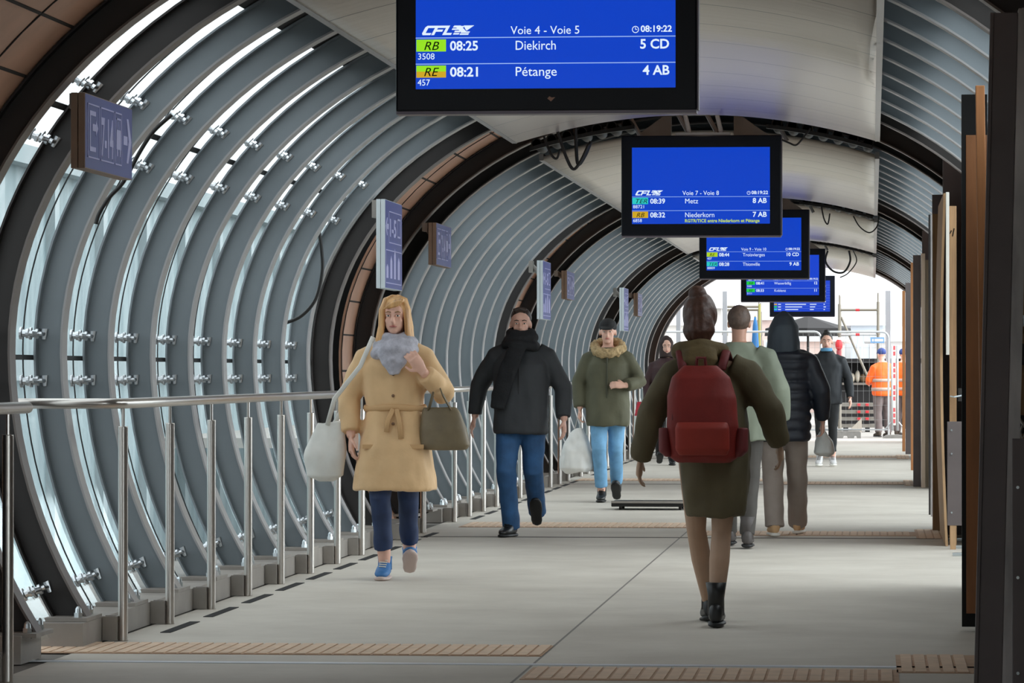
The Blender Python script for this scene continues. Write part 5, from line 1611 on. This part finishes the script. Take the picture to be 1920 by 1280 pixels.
# ---- P8 woman in black
f = floor_at(1540, 874); f.z = 0
pose = dict(hipL=(.085, 0, .90), knL=(.08, -.03, .50), anL=(.075, .0, .10), hipR=(-.085, 0, .90), knR=(-.085, -.04, .50), anR=(-.09, -.12, .10),
            shL=(.19, .02, 1.39), elL=(.28, .05, 1.12), wrL=(.30, -.05, .88), hnL=(-1, 0, 0), htL=(0, -1, 0),
            shR=(-.19, .02, 1.39), elR=(-.26, .04, 1.12), wrR=(-.26, -.06, .88), hnR=(1, 0, 0), htR=(0, -1, 0))
t, k, S, hc = person('woman in black with a blue face mask under her chin and white trainers', f, 0, 1.75, pose, vox=.008)
t.location.x += .07
face_parts(t, hc, k)
trousers(t, S, k, mat('black leggings', (24, 25, 27), .75), 1.0, (.096, .080, .062, .056, .048), .09, seed=31)
for s in ('L', 'R'):
    shoe(t, S['an' + s], .08 if s == 'L' else -.08, 0, mat('white trainer', (206, 204, 204), .6, 0, .1, 20), SGN, k, 0, 'trainer', mat('grey lace', (120, 118, 118), .7))
coat(t, S, k, mat('black jacket', (27, 30, 35), .7, 0, .2, 8), [(0, .01, .80, .19, .15), (0, .01, .84, .205, .155), (0, 0, 1.0, .195, .145), (0, 0, 1.15, .195, .145), (0, 0, 1.30, .195, .14), (0, .01, 1.39, .15, .10), (0, .0, 1.50, .075, .075)], seed=32, name='jacket')
bm = bmesh.new(); ell(bm, hc + Vector((0, .024, .040)) * k, (.080 * k, .095 * k, .086 * k), 18, 12); ell(bm, hc + Vector((0, .05, .125)) * k, (.04 * k, .04 * k, .03 * k), 12, 8)
obj('hair', fuse(bm, .007, 1, .003, (40, 40, 20), 2), t, mat('black hair', (26, 22, 22), .45, 0, .3, 40))
bm = bmesh.new(); tube(bm, [hc + Vector((.065 * math.cos(a), -.028 - .062 * math.sin(a), -.105)) * k for a in [PI * q / 10 for q in range(11)]], .022 * k, 10, .5, (0, 0, 1)); obj('face_mask', bm, t, mat('mask blue', (92, 150, 190), .7), True)

# ---- P9 and P10 workers in orange
ORANGE = emit_o = mat('hi-vis orange', (255, 104, 22), .6, 0, .06, 8)
REFL = mat('reflective band', (186, 160, 146), .4)
WTR = mat('work trousers', (112, 100, 98), .8, 0, .15, 8)


def worker(label, px, D, rz, seed):
    p = at(px, 700, D)
    pose = dict(hipL=(.09, 0, .90), knL=(.10, -.02, .50), anL=(.10, .03, .10), hipR=(-.09, 0, .90), knR=(-.11, -.02, .50), anR=(-.13, -.02, .10),
                shL=(.20, .02, 1.37), elL=(.27, -.04, 1.11), wrL=(.18, -.25, 1.05), hnL=(-1, 0, 0), htL=(0, 0, 1),
                shR=(-.20, .02, 1.37), elR=(-.27, -.04, 1.11), wrR=(-.18, -.25, 1.05), hnR=(1, 0, 0), htR=(0, 0, 1), head=(0, -.06, 1.60))
    t, k, S, hc = person(label, (p.x, D, GZ), rz, 1.70, pose, vox=.009)
    trousers(t, S, k, WTR, 1.0, (.11, .098, .084, .078, .072), .0, seed=seed)
    for s in ('L', 'R'):
        shoe(t, S['an' + s], 0, 0, mat('work boot', (70, 58, 48), .7), RUBBER, k, .05, 'boot')
    c = coat(t, S, k, ORANGE, [(0, .01, .80, .20, .15), (0, .01, .84, .215, .165), (0, .01, 1.0, .222, .168), (0, .01, 1.2, .225, .168), (0, .0, 1.32, .22, .15), (0, .01, 1.41, .165, .10), (0, .015, 1.45, .08, .075)], (.085, .078, .072, .066, .058), .02, seed=seed + 1, wr=.007, name='hi_vis_jacket')
    for z, rx, ry in ((.93, .226, .174), (1.10, .232, .177)):
        bm = bmesh.new(); loft(bm, [(0, .01 * k, (z - .03) * k, rx * k, ry * k), (0, .01 * k, (z + .03) * k, rx * k, ry * k)], 32, 2.4); obj('reflective_band', bm, c, REFL, True)
    bm = bmesh.new(); ell(bm, hc + Vector((0, .012, .045)) * k, (.086 * k, .104 * k, .080 * k), 18, 12); tube(bm, [hc + Vector((0, -.05, .04)) * k, hc + Vector((0, -.15, .02)) * k], [.065 * k, .045 * k], 14, .16, (1, 0, 0))
    obj('cap', fuse(bm, .007, 1), t, mat('worker cap blue', (44, 66, 128), .7))
    return t


worker('worker in an orange hi-vis jacket and blue cap, back turned, behind the fence', 1655, 73.5, PI + .45, 41)
worker('second orange-clad worker mostly hidden by the barrier and dark panels', 1692, 74.6, PI - .5, 51)

# ------------------------------------------------------------------ light
w = bpy.data.worlds.new('overcast'); SC.world = w; w.use_nodes = True
nt = w.node_tree; bg = nt.nodes['Background']
tc = nt.nodes.new('ShaderNodeTexCoord'); sx = nt.nodes.new('ShaderNodeSeparateXYZ'); nt.links.new(tc.outputs['Generated'], sx.inputs[0])
r = nt.nodes.new('ShaderNodeValToRGB')
els = r.color_ramp.elements
els[0].position = 0.0; els[0].color = (.30, .32, .33, 1)
els[1].position = 1.0; els[1].color = (1.0, 1.03, 1.06, 1)
e = els.new(.02); e.color = (.86, .90, .93, 1)
e = els.new(.35); e.color = (.95, .98, 1.0, 1)
nt.links.new(sx.outputs['Z'], r.inputs['Fac']); nt.links.new(r.outputs['Color'], bg.inputs['Color'])
cl = nt.nodes.new('ShaderNodeMath'); cl.operation = 'MULTIPLY_ADD'; cl.use_clamp = False
mxx = nt.nodes.new('ShaderNodeMath'); mxx.operation = 'MAXIMUM'; mxx.inputs[1].default_value = 0
nt.links.new(sx.outputs['X'], mxx.inputs[0]); nt.links.new(mxx.outputs[0], cl.inputs[0])
cl.inputs[1].default_value = 3.2; cl.inputs[2].default_value = 1.05   # brighter cloud towards the right-hand side
nt.links.new(cl.outputs[0], bg.inputs['Strength'])

SC.view_settings.view_transform = 'Standard'; SC.view_settings.look = 'None'
SC.view_settings.exposure = EXPO; SC.view_settings.gamma = 1; SC.view_settings.use_curve_mapping = False
SC.cycles.max_bounces = 10; SC.cycles.diffuse_bounces = 6; SC.cycles.transparent_max_bounces = 24
SC.cycles.use_denoising = True
SC.cycles.sample_clamp_indirect = 6

bpy.data.scenes.remove(TMP)
